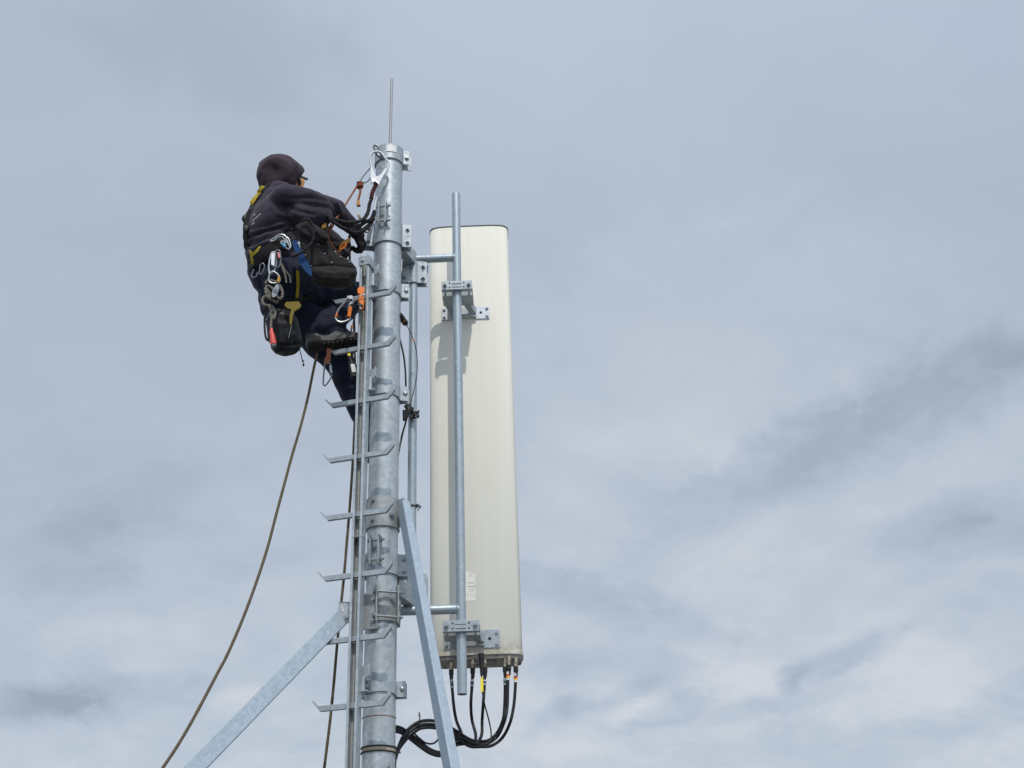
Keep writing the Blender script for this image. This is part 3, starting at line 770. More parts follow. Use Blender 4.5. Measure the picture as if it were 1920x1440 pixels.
# ------------------------------------------------------------------ cables below the antenna
def WZ(px, py, z):
    d = C2W @ V((px - PW / 2, PH / 2 - py, -F)); return CAM + d * ((z - CAM.z) / d.z)
RNG = random.Random(11)
def coax(label, start, pts, bands, conn='brass', r=.0072, big=False, tail=None, group='black cables plugged in under the antenna'):
    st = WZ(start[0], start[1], zb_ - .0215); Y0 = st.y
    P = [st - ZAX * .03]; n = len(pts)
    for i, p in enumerate(pts): P.append(W(p[0], p[1], p[2] if len(p) > 2 else Y0))
    P = spline([st - ZAX * .02] + P[1:], 9)
    if tail: P += tail
    root = thing('coax_cable' if not big else 'control_cable', label, 'cable', st, group)
    mb = MB(); mb.tube(P, r, 12); mb.build('jacket', 'cable', root)
    mb = MB(); mb.cyl(st + ZAX * .001, st - ZAX * .022, .0105 if not big else .014, n=18); mb.cyl(st - ZAX * .022, st - ZAX * .042, .0085, n=6) if not big else None
    mb.build('connector', conn, root)
    mb = MB(); d = (P[6] - P[0]).normalized()
    if big:
        for k in range(9): mb.cyl(st - ZAX * (.02 + .009 * k), st - ZAX * (.0275 + .009 * k), .0125 - .0007 * k, n=16)
    else: mb.cyl(st - ZAX * .040, st - ZAX * .062, .0115, n=18); mb.cyl(st - ZAX * .062, st - ZAX * .085, .0098, .0080, n=18)
    mb.build('strain_boot', 'rubber', root)
    for (row, h, c) in bands:                                         # coloured marker sleeves
        j = min(range(len(P) - 1), key=lambda q: abs(PX(P[q])[1] - row))
        d = (P[j + 1] - P[j]).normalized(); q = P[j]; L = h * .0027
        mb = MB(); mb.cyl(q - d * L / 2, q + d * L / 2, r + .0012 + RNG.random() * .0003, n=16); mb.build('marker_sleeve', c, root)
    return root
YB = .10
def run_left(dy, dx=0, y2=.08):                                       # the bundle that arches over to the mast
    return [(880 + dx, 1389 + dy, .34), (856, 1374 + dy, .28), (832, 1360 + dy, .22), (808, 1354 + dy, .18), (785, 1357 + dy, .15), (765, 1371 + dy, .13), (750, 1395 + dy * .6, .12), (741, 1425, .11), (738, 1452, .105)]
def run_low(dy):
    return [(868, 1384 + dy, .34), (852, 1388 + dy, .30), (840, 1402 + dy * .8, .28), (826, 1410 + dy * .7, .26), (806, 1404 + dy * .8, .22), (785, 1388 + dy, .18), (766, 1373 + dy, .15), (752, 1364 + dy, .13), (741, 1362 + dy, .12), (733, 1368 + dy, .12)]
tl_ = [V((.045, .10, 2.3)), V((.04, .095, 1.2)), V((.04, .095, .02))]
coax('black cable plugged in leftmost, half hidden by the right hand brace', (846, 1240), [(846, 1266), (848, 1292), (851, 1325), (856, 1352, .42), (866, 1380, .38)] + run_low(1)[1:], [(1278, 4, 'tape_grey'), (1283, 4, 'tape_teal'), (1288, 3, 'tape_grey')])
coax('black cable with violet and white sleeves right of the front pipe', (886, 1237), [(886, 1262), (885, 1285), (883, 1320), (885, 1350, .44), (892, 1379, .40), (886, 1392, .36)] + run_low(6)[1:], [(1277, 3, 'tape_white'), (1281, 5, 'tape_violet'), (1286, 3, 'tape_white')])
coax('thin black cable with a yellow tag and long ribbed plug', (902.5, 1226), [(903, 1262), (904, 1292), (908, 1318), (917, 1352, .40), (921, 1376, .38), (918, 1390, .36), (900, 1396, .34)] + run_left(5)[1:4] + [(790, 1366, .16), (768, 1382, .14), (750, 1404, .12), (743, 1416, .10), (741, 1450, .10)], [], 'rubber', .0034, True)
ct = [o for o in COL.objects if o.name == 'control_cable'][0]
mb = MB(); q = W(903.5, 1284, ct.location.y - .01); mb.box(q, (.012, .004, .066)); mb.box(q + V((0, -.001, .026)), (.004, .0042, .004), mi=1); mb.box(q + V((.001, -.001, -.028)), (.004, .0042, .004), mi=1)
mb.build('cable_tag', ['tag_yellow', 'ink'], ct)
coax('black cable with a violet sleeve behind the yellow tagged one', (909, 1236), [(909, 1262), (908, 1290), (906, 1320), (904, 1350, .44), (903, 1378, .40), (893, 1394, .36), (878, 1394, .34)] + run_low(10)[1:], [(1276, 3, 'tape_white'), (1280, 5, 'tape_violet'), (1285, 3, 'tape_grey')])
coax('black cable with a teal and red sleeve in the right hand pair', (946.5, 1235), [(947, 1262), (947, 1290), (946, 1325), (943, 1350), (932, 1374, .44), (916, 1388, .41), (897, 1390, .38)] + run_left(-3)[0:], [(1273, 3, 'tape_grey'), (1277, 4, 'tape_teal'), (1282, 3, 'tape_grey')])
coax('black cable with an orange and white sleeve, left of two', (953.5, 1231), [(953, 1256), (952, 1290), (951, 1325), (946, 1352), (933, 1380, .43), (914, 1394, .40), (894, 1396, .37)] + run_left(4)[0:], [(1262, 5, 'tape_white'), (1266, 3, 'tape_red'), (1269, 3, 'tape_yellow'), (1273, 3, 'tape_white')])
coax('black cable plugged in rightmost with an orange and white sleeve', (966.5, 1234), [(967, 1262), (966, 1292), (963, 1325), (956, 1356), (942, 1383, .43), (922, 1398, .40), (900, 1400, .37)] + run_left(10)[0:], [(1266, 5, 'tape_white'), (1270, 3, 'tape_red'), (1273, 3, 'tape_yellow'), (1277, 3, 'tape_white')])
for (x, y, Y_, lab) in ((786, 1354, .15, 'cable tie round the upper arch of black cables'), (861, 1380, .29, 'cable tie round the cable bundle right of the brace')):
    c = W(x, y, Y_); mb = MB(); mb.tube([c + V((.0035 * math.sin(q * .3927), .026 * math.cos(q * .3927), .026 * math.sin(q * .3927))) for q in range(16)], .0028, 6, True); mb.box(c + V((0, -.012, .030)), (.006, .006, .018)); tag(mb.build('cable_tie', 'rubber'), 'thin black ' + lab, 'cable tie')
# small slack loop
mb = MB(); mb.tube(spline(wp([(752, 1384, .1), (770, 1372, .13), (786, 1384, .16), (798, 1393, .19), (812, 1394, .22), (822, 1386, .24), (832, 1372, .26)]), 8), .0042, 10)
tag(mb.build('cable', 'cable'), 'short slack loop of thin black cable between mast and right brace', 'cable')
# ties round the mast
for row in (1403.5, 1413):
    zz_ = ZR(row); mb = MB(); mb.tube([((R + .003) * math.cos(a / 32 * math.pi), (R + .003) * math.sin(a / 32 * math.pi), zz_) for a in range(64)], .0032, 8, True)
    mb.box((R + .012 if row > 1408 else R + .006, -.02, zz_), (.02 if row > 1408 else .01, .006, .006))
    tag(mb.build('cable_tie', 'rubber'), 'upper black cable tie round the stained foot of the mast' if row < 1408 else 'lower black cable tie with its tail sticking out right', 'cable tie', 'cable ties round the mast')
# thin fibre and black feeder beside the mast
fb = thing('fibre_cable', 'thin black lead bowing out from a fat plug right of the mast', 'cable', W(762, 610, .02))
mb = MB(); mb.tube(spline(wp([(761, 608, .03), (767, 618, .04), (774, 634, .08), (780, 655, .11), (782.5, 680, .12), (781, 708, .12), (776, 732, .11), (771, 752, .11), (767, 775, .11), (760, 795, .10), (753, 815, .09), (749, 838, .08), (746, 850, .06)]), 8), .0021, 8)
mb.build('lead', 'cable', fb)
mb = MB(); a = W(749, 590, -.02); b_ = W(760.5, 606.5, .025); d = (b_ - a).normalized(); mb.cyl(a, b_, .0145, .0155, 20); mb.cyl(b_, b_ + d * .010, .0125, .008, 20); mb.build('plug', 'rubber', fb)
mb = MB(); c = a + (b_ - a) * .62; mb.cyl(c - d * .0012, c + d * .0012, .0162, n=20); mb.build('gold_band', 'gold', fb)
mb = MB(); a = W(774.4, 635, .081); b_ = W(776.2, 640, .086); mb.cyl(a, b_, .0032, n=10); mb.build('orange_sleeve', 'orange', fb)
mb = MB(); mb.tube(spline(wp([(747, 625, .03), (752, 645, .04), (757, 668, .05), (760, 695, .06), (761, 722, .06), (763, 750, .08), (762, 785, .09), (755, 812, .09), (750, 835, .08), (746, 856, .05)]), 8), .0046, 10)
tag(mb.build('feeder_cable', 'cable'), 'thicker black cable curving close to the right side of the mast', 'cable')
# rubber pipe clip with its buckles
cl_ = thing('cable_clip', 'crumpled black clip tying cables to the rear pipe', 'cable clip', W(772, 775, .17))
mb = MB(); rnd = random.Random(5); c = V((bx, BYd, ZR(0) if False else W(774, 777, BYd).z))
mb.tube([c + V((.026 * math.cos(q * .3927), .026 * math.sin(q * .3927), -.004 * math.cos(q * .3927))) for q in range(16)], .0085, 10, True)
mb.build('strap', 'rubber', cl_)
for (x, y, w_, h_, rz) in [(764, 762, .030, .022, .5), (769, 768, .026, .030, -.6), (762, 772, .020, .016, 1.1), (758, 779, .016, .055, .05), (780, 779, .034, .012, -.5), (783, 773, .020, .010, .7), (774, 783, .030, .012, .15)]:
    mb = MB(); q = W(x, y, .15 + rnd.random() * .02); X1 = V((math.cos(rz), 0, math.sin(rz))); mb.box(q, (w_, .02, h_), (X1, V((0, 1, 0)), V((-X1.z, 0, X1.x)))); mb.build('buckle', rnd.choice(['rubber', 'rubber', 'cable']), cl_, .003)
mb = MB(); mb.tube(wp([(762, 756, .14), (767, 766, .14), (764, 771, .14), (770, 775, .14)]), .0015, 6); mb.tube(wp([(778, 781, .14), (786, 778, .15), (784, 774, .15)]), .0022, 6)
build_each(mb, 'wire', 'silver', cl_)
mb = MB(); c = V((bx, BYd, W(772, 950, BYd).z)); mb.tube([c + V((.0245 * math.cos(q * .3927), .0245 * math.sin(q * .3927), 0)) for q in range(16)], .0045, 8, True); mb.box(c + V((.034, -.012, -.002)), (.022, .012, .010), (V((.8, 0, -.6)), V((0, 1, 0)), V((.6, 0, .8)))); mb.tube([c + V((.02, -.02, .006)), c + V((.036, -.02, -.006)), c + V((.028, -.02, -.03))], .003, 6)
tag(mb.build('hose_clamp', 'steel_dark'), 'small dark hose clamp low on the rear pipe', 'clamp')

# ------------------------------------------------------------------ the climber
YT = -.20
ya = math.radians(22); FD = V((math.cos(ya), math.sin(ya), 0)); RV = V((math.sin(ya), -math.cos(ya), 0))
Pv = W(514, 532, YT); Wa = W(513, 484, YT); Ch = W(513, 432, YT); Nk = W(517, 392, YT)
ShR = Nk + RV * .165 - ZAX * .035; ShL = Nk - RV * .165 - ZAX * .04
ElR = W(630, 393, -.20); WrR = W(668, 436, -.09); HaR = W(678, 455, -.06)
ElL = W(588, 424, .0); WrL = W(630, 452, -.02); HaL = W(648, 464, -.04)
HipR = Pv + RV * .085 - ZAX * .01; HipL = Pv - RV * .085 - ZAX * .01
KnR = W(660, 556, .10); AnR = W(600, 622, -.05)
rz3 = za - dz * 3 + .0235
AnL = W(697, 806, .13); KnL = W(632, 672, .05)
Hd = W(528, 330, -.17)
pt_ = math.radians(18); HF = (FD * math.cos(pt_) - ZAX * math.sin(pt_)); HU = (ZAX * math.cos(pt_) + FD * math.sin(pt_)); HS = RV
person = thing('person', 'climber in a dark hooded top and navy trousers leaning towards the mast', 'person', Pv)

def organic(name, mb, m, parent, voxel=.009, it=6, fold=(), nz=(), fac=.5):
    me = bpy.data.meshes.new('tmp'); me.from_pydata([tuple(p) for p in mb.v], [], mb.f); me.update(); fix_loose(me)
    o = bpy.data.objects.new('tmp', me); COL.objects.link(o)
    r_ = o.modifiers.new('r', 'REMESH'); r_.mode = 'VOXEL'; r_.voxel_size = voxel
    if it: s_ = o.modifiers.new('s', 'SMOOTH'); s_.factor = fac; s_.iterations = it
    dg = bpy.context.evaluated_depsgraph_get(); ev = o.evaluated_get(dg); out = bpy.data.meshes.new_from_object(ev)
    bpy.data.objects.remove(o); bpy.data.meshes.remove(me)
    out.name = name
    nn = [V(v.normal) for v in out.vertices]
    for v, n_ in zip(out.vertices, nn):
        p = v.co; d = 0.0
        for sc, amp in nz: d += noise.noise(p * sc) * amp
        if fold:
            x, y = PX(p)
            for pl, amp, wd in fold:
                b2 = 1e9
                for (ax, ay), (bx_, by) in zip(pl, pl[1:]):
                    ux, uy = bx_ - ax, by - ay; L = ux * ux + uy * uy; q = max(0, min(1, ((x - ax) * ux + (y - ay) * uy) / L))
                    e_ = (x - ax - q * ux) ** 2 + (y - ay - q * uy) ** 2
                    if e_ < b2: b2 = e_; qq = q
                if b2 < (3 * wd) ** 2: d += amp * math.exp(-b2 / (wd * wd))
        v.co = p + n_ * d
    root = V((0, 0, 0)); q = parent
    while q is not None: root += q.location; q = q.parent
    for v in out.vertices: v.co = v.co - root
    out.materials.clear(); out.materials.append(M[m])
    for p in out.polygons: p.use_smooth = True; p.material_index = 0
    out.update()
    ob = bpy.data.objects.new(name, out); COL.objects.link(ob); ob.parent = parent
    return ob
def fix_loose(me):
    fix_normals(me)

def hand(mb, wrist, tip, pn, thumb_side, L=.18, curl=(55, 60, 40), r=.0098, t=1.0):
    """palm and five separate fingers; tip: direction of the palm, pn: palm normal (fingers close towards it)"""
    a = V(tip).normalized(); pn = V(pn); pn = (pn - a * pn.dot(a)).normalized(); s = a.cross(pn) * thumb_side
    w = V(wrist)
    for k in range(4):
        o = (.030 - .020 * k)
        mb.caps(w + a * .012 + s * o * .6, w + a * (.082 - .004 * abs(k - 1)) + s * o, .016 * t, .0135 * t, 12)
    mb.ball(w + a * .045, (.032 * t, .038 * t, .018 * t), (a, s, pn), 16)
    for k, ln in enumerate((.066, .074, .070, .054)):
        p = w + a * (.084 - .004 * abs(k - 1)) + s * (.030 - .020 * k); ang = 0; segs = (ln * .48, ln * .30, ln * .24)
        for j, sg in enumerate(segs):
            ang += math.radians(curl[j] + (k - 1.5) * 4)
            d = a * math.cos(ang) + pn * math.sin(ang); q = p + d * sg
            mb.caps(p, q, r * (1 - .08 * j), r * (1 - .08 * (j + 1)), 10); p = q
    p = w + a * .026 + s * .030; d = (a * .55 + s * .65 + pn * .5).normalized()
    q = p + d * .040; mb.caps(p, q, .0145 * t, .0115 * t, 10); d2 = (a * .75 + pn * .65 - s * .1).normalized(); q2 = q + d2 * .030; mb.caps(q, q2, .0112 * t, .0098 * t, 10)

fdR = (WrR - ElR).normalized(); fdL = (WrL - ElL).normalized()
# body: one continuous surface
mb = MB()
mb.ball(Hd + HU * .01 + HF * .008, (.092, .072, .108), (HF, HS, HU), 24); mb.ball(Hd + HF * .03 - HU * .055, (.056, .050, .055), (HF, HS, HU), 20)
mb.ball(Hd + HF * .088 - HU * .012, (.014, .011, .022), (HF, HS, HU), 12); mb.ball(Hd + HF * .082 - HU * .050, (.014, .026, .010), (HF, HS, HU), 12); mb.ball(Hd + HF * .070 - HU * .088, (.022, .024, .018), (HF, HS, HU), 12)
mb.ball(Hd + HF * .076 + HU * .024, (.014, .050, .010), (HF, HS, HU), 12)
for s_ in (-1, 1): mb.ball(Hd + HS * (s_ * .074) - HU * .008, (.018, .008, .030), (HF, HS, HU), 12)
mb.caps(Nk - ZAX * .02, Hd - HU * .05, .056, .052); mb.caps(ShL, ShR, .052, .052); mb.ball(Ch, (.098, .15, .16), (FD, RV, ZAX), 24)
mb.caps(Ch, Pv + FD * .02, .095, .078); mb.ball(Pv + FD * .03, (.07, .11, .09), (FD, RV, ZAX), 24)
for A, B, C_, H_ in ((ShR, ElR, WrR, fdR), (ShL, ElL, WrL, fdL)): mb.caps(A, B, .050, .036); mb.caps(B, C_, .036, .025)
for A, B, C_ in ((HipR + FD * .03, KnR, AnR), (HipL + FD * .07, KnL, AnL)): mb.caps(A, B, .066, .046); mb.caps(B, C_, .046, .032)
hand(mb, WrR - fdR * .01, (HaR - WrR), (-.2, .75, -.6), 1, r=.0072, t=.62); hand(mb, WrL - fdL * .01, (HaL - WrL), (.3, .6, -.6), -1, r=.0072, t=.62)
bdir = V((math.cos(math.radians(13)) * math.cos(math.radians(10)), math.sin(math.radians(13)), math.sin(math.radians(10)))).normalized()
bdirL = V((.22, .97, .03)).normalized()
mb.caps(AnR, AnR + bdir * .12 - ZAX * .05, .034, .03); mb.caps(AnL, AnL + bdirL * .12 - ZAX * .06, .034, .03)
organic('body', mb, 'skin', person, .008, 5)

# hooded top
mb = MB()
mb.ball(Ch - FD * .012, (.128, .178, .150), (FD, RV, ZAX), 28); mb.ball(Wa, (.122, .168, .13), (FD, RV, ZAX), 28)
mb.ball(Wa - ZAX * .05, (.118, .165, .09), (FD, RV, ZAX), 28)
mb.caps(ShL, ShR, .066, .070); mb.caps(Nk - ZAX * .05 - FD * .01, Nk + ZAX * .075 + FD * .02, .105, .088)
mb.caps(Ch + ZAX * .06, ShR, .11, .066); mb.caps(Ch + ZAX * .06, ShL, .11, .064)
mb.caps(W(556, 402, -.33), W(606, 407, -.25), .055, .045); mb.caps(W(560, 415, -.28), W(600, 420, -.22), .05, .045); mb.caps(ShR, ElR, .071, .053, 24); mb.caps(ElR, WrR, .052, .038, 24); mb.caps(ShL, ElL, .066, .052); mb.caps(ElL, WrL, .052, .038)
folds = [([(470, 452), (500, 440), (540, 428)], .009, 3.2), ([(474, 466), (505, 452), (548, 440)], .010, 3.2), ([(468, 438), (500, 428), (530, 420)], .007, 3.5), ([(472, 460), (500, 446), (545, 434)], -.007, 2.6), ([(470, 445), (500, 434), (535, 424)], -.006, 2.8), ([(540, 372), (575, 370), (612, 378)], -.004, 3.5),
         ([(478, 476), (510, 462), (545, 455)], .005, 3), ([(535, 384), (560, 396), (590, 402)], -.008, 4.5), ([(530, 376), (570, 378), (610, 382)], .005, 5),
         ([(545, 368), (580, 362), (612, 372)], .004, 5), ([(520, 400), (545, 408), (556, 416)], .006, 4), ([(500, 425), (535, 412), (556, 410)], -.005, 4),
         ([(618, 375), (628, 388), (634, 404)], -.006, 3.5), ([(632, 380), (640, 392), (642, 405)], .006, 3.5), ([(650, 402), (655, 415), (652, 428)], .004, 3),
         ([(498, 350), (525, 346), (545, 348)], -.006, 5), ([(505, 365), (508, 400), (500, 440)], .003, 7), ([(556, 400), (560, 412), (566, 425)], .004, 3)]
hoodie = organic('hooded_top', mb, 'hoodie', person, .0065, 9, folds, ((9, .008), (26, .0035)))
# hood: open at the face
def hood():
    mb = MB(); n = 40; rings = 22; vs = []; fs = []
    for layer, k in ((0, 1.0), (1, .93)):
        for i in range(rings):
            a = math.pi - (math.pi - math.radians(47)) * i / (rings - 1)
            for j in range(n):
                q = 2 * math.pi * j / n
                x, y, z = math.cos(a), math.sin(a) * math.cos(q), math.sin(a) * math.sin(q)
                r = V((x * .120, y * .096, z * .118))
                # slack at the nape, rim pulled forward at the brow
                if z < 0: r.z *= 1.28; r.x *= .98 if x < 0 else 1.0
                if x > 0: r.y *= 1 - .10 * x; r.x += .010 * max(0, z)
                p = Hd - HF * .000 + HU * .002 + (HF * r.x + HS * r.y + HU * r.z) * k
                nd = noise.noise(p * 11) * .010 + noise.noise(p * 28) * .004 - .007 * max(0, 1 - abs(noise.noise(p * 8 + V((3, 1, 7)))) * 7)
                # seam and folds
                nd += .006 * math.exp(-((y) / .16) ** 2) * (1 if z > 0 else .3) * 0.5
                nd += -.018 * math.exp(-(((x + .38) / .34) ** 2 + ((z + .40) / .24) ** 2)) + .007 * math.exp(-(((x + .30) ** 2 + (z + .36) ** 2) ** .5 - .52) ** 2 / .010) * (1 if z > -.5 else 0) - .006 * math.exp(-((x - .35 + z * .25) / .09) ** 2) * (1 if z < .2 else 0)
                if i > rings - 4: nd += .005
                if layer: nd *= .6
                vs.append(p + (HF * r.x + HS * r.y + HU * r.z).normalized() * nd)
    o = rings * n
    for L_ in (0, 1):
        for i in range(rings - 1):
            for j in range(n):
                f = (L_ * o + i * n + j, L_ * o + i * n + (j + 1) % n, L_ * o + (i + 1) * n + (j + 1) % n, L_ * o + (i + 1) * n + j)
                fs.append(f if L_ == 0 else f[::-1])
    e = (rings - 1) * n
    fs += [(e + j, e + (j + 1) % n, o + e + (j + 1) % n, o + e + j) for j in range(n)]
    mb.add(vs, fs); ob = mb.build('hood', 'hood', person, smooth=80)
    sm = ob.modifiers.new('subd', 'SUBSURF'); sm.levels = 1; sm.render_levels = 1
    return ob
hood()
# glasses
gl = MB(); c = Hd + HF * .104 + HU * .012
gl.band([], 0, 0, 0) if False else None
pts = [c - HF * (.05 * (abs(q) / 6) ** 2.2) + HS * (.070 * q / 6) for q in range(-6, 7)]
gl.ribbon(pts, [((p - Hd)).normalized() for p in pts], .042, .003)
gg = gl.build('goggles', 'lens', person)
mb = MB()
for s_ in (-1, 1): mb.tube([c - HF * .05 + HS * (s_ * .072) + HU * .008, Hd + HF * .02 + HS * (s_ * .082) + HU * .008], .0045, 8)
build_each(mb, 'goggle_arm', 'orange', gg)
mb = MB(); a = W(577, 333, Hd.y - .03); mb.ribbon(wp([(564, 332), (571, 335), (577, 337)], a.y), CAMD, .014, .004); mb.build('visor_edge', 'lens', gg)
mb = MB(); mb.ribbon(wp([(565, 336), (569, 342), (565, 351)], a.y - .004), [V((.3, -1, 0))] * 3, .015, .004); mb.build('orange_temple', 'amber', gg)

# trousers
mb = MB()
mb.ball(Pv + ZAX * .02 + FD * .025, (.102, .160, .125), (FD, RV, ZAX), 28); mb.ball(Pv - ZAX * .04 + FD * .035, (.095, .150, .115), (FD, RV, ZAX), 28)
mb.caps(Pv + ZAX * .05, Wa - ZAX * .03, .12, .115)
mb.caps(HipR + FD * .01, KnR, .096, .074, 24); cufR = AnR + (KnR - AnR) * .02 + RV * .008; mb.caps(KnR, cufR, .078, .076, 24); mb.caps(KnR * .5 + AnR * .5, AnR + V((-.012, 0, -.01)), .074, .072, 24)
mb.caps(HipL + FD * .05, KnL, .100, .080, 24); mb.caps(HipL - ZAX * .04 + FD * .07, KnL + ZAX * .08, .105, .085, 24); mb.caps(KnL, AnL + (KnL - AnL) * .04, .074, .060, 24)
tf = [([(582, 626), (600, 600), (640, 580)], .005, 4), ([(600, 628), (625, 612), (660, 606)], -.006, 4), ([(640, 622), (650, 605), (668, 596)], .006, 4),
      ([(590, 605), (620, 592), (655, 590)], -.005, 4), ([(625, 690), (640, 700), (662, 700)], .005, 4), ([(633, 715), (650, 722), (668, 720)], -.005, 4),
      ([(640, 545), (655, 535), (672, 532)], .006, 4), ([(600, 548), (630, 552), (660, 566)], -.005, 4), ([(494, 560), (510, 575), (530, 585)], .005, 5), ([(600, 570), (612, 590), (616, 612)], .005, 4)]
trou = organic('trousers', mb, 'trousers', person, .0075, 7, tf, ((10, .009), (24, .005)))

# boots
def boot(An, bd, up_hint, label=None):
    up = V(up_hint); up = (up - bd * up.dot(bd)).normalized(); sd_ = bd.cross(up).normalized()
    o0 = An - bd * .088 - up * .112                                  # back of the heel, ground line
    def Lp(x, y, z): return o0 + bd * x + sd_ * y + up * z
    mb = MB()
    mb.caps(Lp(.055, 0, .055), Lp(.052, 0, .10), .040, .043, 20); mb.caps(Lp(.06, 0, .09), Lp(.056, 0, .115), .045, .046, 20)
    mb.caps(Lp(.055, 0, .052), Lp(.20, 0, .045), .038, .036, 20); mb.caps(Lp(.075, 0, .085), Lp(.19, 0, .05), .042, .034, 20)
    mb.ball(Lp(.225, 0, .047), (.062, .046, .034), (bd, sd_, up), 24); mb.ball(Lp(.20, 0, .040), (.07, .050, .028), (bd, sd_, up), 24)
    mb.caps(Lp(.035, 0, .035), Lp(.05, 0, .09), .032, .036, 20)
    b_ = organic('boot', mb, 'boot', person, .006, 5, (), ((30, .003),))
    if label: tag(b_, label)
    foot_ = [(0.0, .0), (.004, .022), (.02, .035), (.06, .038), (.11, .034), (.16, .044), (.21, .053), (.25, .050), (.28, .036), (.295, .012)]
    out = [(x, y) for x, y in foot_] + [(x, -y * .92) for x, y in foot_[::-1][0:-1]]
    def spr(x): return .018 * max(0, (x - .2) / .1) ** 2
    mb = MB(); n = len(out); vs = []
    for zz_, k in ((.004, .96), (.010, 1.0), (.030, 1.0), (.036, .97)):
        for x, y in out: vs.append(Lp(.147 + (x - .147) * k, y * k, zz_ + spr(x)))
    fs = [tuple(range(n - 1, -1, -1)), tuple(range(3 * n, 4 * n))]
    for L_ in range(3): fs += [(L_ * n + i, L_ * n + (i + 1) % n, (L_ + 1) * n + (i + 1) % n, (L_ + 1) * n + i) for i in range(n)]
    mb.add(vs, fs); so_ = mb.build('sole', 'sole', b_ if False else person, .001, 50)
    mb = MB()
    for i in range(13):
        x = .014 + i * .0215
        hw_ = .030 if x < .1 else (.030 + .020 * min(1, (x - .12) / .07)) * (1 if x < .25 else .72)
        for j in (-1, 0, 1):
            mb.box(Lp(x + .003 * abs(j), j * hw_ * .66, -.002 + spr(x)), (.0135, hw_ * .52, .012), (bd, sd_, up))
    mb.v = mb.v; tr = mb.build('tread', 'tread', so_)
    for s_ in (-1, 1):
        mb = MB(); mb.tube(spline([Lp(.02, s_ * .036, .055), Lp(.06, s_ * .045, .062), Lp(.085, s_ * .046, .085), Lp(.10, s_ * .044, .10)], 6), .0016, 6)
        mb.tube(spline([Lp(.10, s_ * .042, .045), Lp(.13, s_ * .044, .065), Lp(.17, s_ * .045, .066), Lp(.21, s_ * .048, .045)], 6), .0016, 6)
        mb.build('stitching', 'rubber', so_)
    return b_
boot(AnR, bdir, V((0, .42, 1)), 'grey boot seen from below, braced on a ladder rung'); boot(AnL, bdirL, ZAX)
# gloves
mb = MB(); hand(mb, WrR - fdR * .01, (HaR - WrR), (-.2, .75, -.6), 1, r=.0118); mb.caps(WrR - fdR * .03, WrR + fdR * .02, .036, .030)
organic('glove', mb, 'webbing', person, .0042, 2)
mb = MB(); hand(mb, WrL - fdL * .01, (HaL - WrL), (.3, .6, -.6), -1, r=.0118); mb.caps(WrL - fdL * .03, WrL + fdL * .02, .034, .030)
organic('glove', mb, 'webbing', person, .0042, 2)

# ---- surfaces under a photo point
from mathutils.bvhtree import BVHTree
bpy.context.view_layer.update()
def world_bvh(obs):
    vs, fs = [], []
    for o in obs:
        k = len(vs); mw = o.matrix_world; vs += [mw @ v.co for v in o.data.vertices]; fs += [tuple(i + k for i in p.vertices) for p in o.data.polygons]
    return BVHTree.FromPolygons(vs, fs)
BV = world_bvh([hoodie, trou])
def on(px, py, off=.004, Yd=-.36):
    d = (C2W @ V((px - PW / 2, PH / 2 - py, -F))).normalized(); h = BV.ray_cast(CAM, d)
    if h[0] is None:
        for k in range(1, 14):
            for dx_ in (k, -k):
                d2 = (C2W @ V((px + dx_ * 1.5 - PW / 2, PH / 2 - py, -F))).normalized(); h2 = BV.ray_cast(CAM, d2)
                if h2[0] is not None:
                    n_ = h2[1] if h2[1].dot(d2) < 0 else -h2[1]
                    return W(px, py, h2[0].y), n_, True
        return W(px, py, Yd), V((0, -1, 0)), False
    n_ = h[1] if h[1].dot(d) < 0 else -h[1]
    return h[0] + n_ * off, n_, True
def strap(name, pts, w, m_, off=.004, th=.003, parent=None, k=6, Yd=-.36, face=0.0):
    base = spline([V((p[0], p[1], 0)) for p in pts], k); P, Nn = [], []; last = None
    for b_ in base:
        p, n_, ok = on(b_.x, b_.y, off)
        if not ok: p = W(b_.x, b_.y, last.y if last else Yd); n_ = Nn[-1] if Nn else V((0, -1, 0))
        last = p; P.append(p - V((0, face * .004, 0))); Nn.append((n_ + CAMD * face).normalized())
    for _ in range(2): P = [P[0]] + [(P[i - 1] + P[i] * 2 + P[i + 1]) / 4 for i in range(1, len(P) - 1)] + [P[-1]]
    mb = MB(); mb.ribbon(P, Nn, w, th); return mb.build(name, m_, parent, .0008)
hs = thing('harness', 'black and yellow full body harness with a padded waist belt on the climber', 'harness', Pv + ZAX * .1)
hs['label'] = 'black and yellow full body harness with a padded waist belt'
belt = strap('waist_belt', [(472, 500), (484, 490), (500, 476), (518, 463), (536, 452), (552, 444), (562, 438)], .062, 'webbing', .006, .008, hs)
strap('belt_webbing', [(474, 503), (500, 478), (520, 465), (550, 446)], .028, 'canvas', .017, .003, belt)
strap('shoulder_strap', [(507, 346), (497, 352), (490, 360), (482, 372), (474, 386), (468, 400), (464, 420), (463, 445), (466, 470), (473, 492)], .034, 'webbing', .006, .004, hs, face=.6)
strap('shoulder_webbing', [(497, 355), (492, 361), (484, 374), (476, 387)], .024, 'yellow_web', .014, .003, hs, face=1.5)
strap('back_webbing', [(473, 470), (478, 478), (486, 473), (492, 467)], .018, 'yellow_web', .016, .003, hs)
strap('back_webbing', [(476, 476), (479, 488), (479, 498)], .022, 'yellow_web', .016, .003, hs)
strap('leg_strap', [(556, 508), (557, 530), (555, 558)], .019, 'yellow_web', .004, .004, hs)
strap('leg_loop', [(500, 556), (522, 562), (545, 563), (566, 560), (584, 552)], .034, 'webbing', .004, .006, hs)
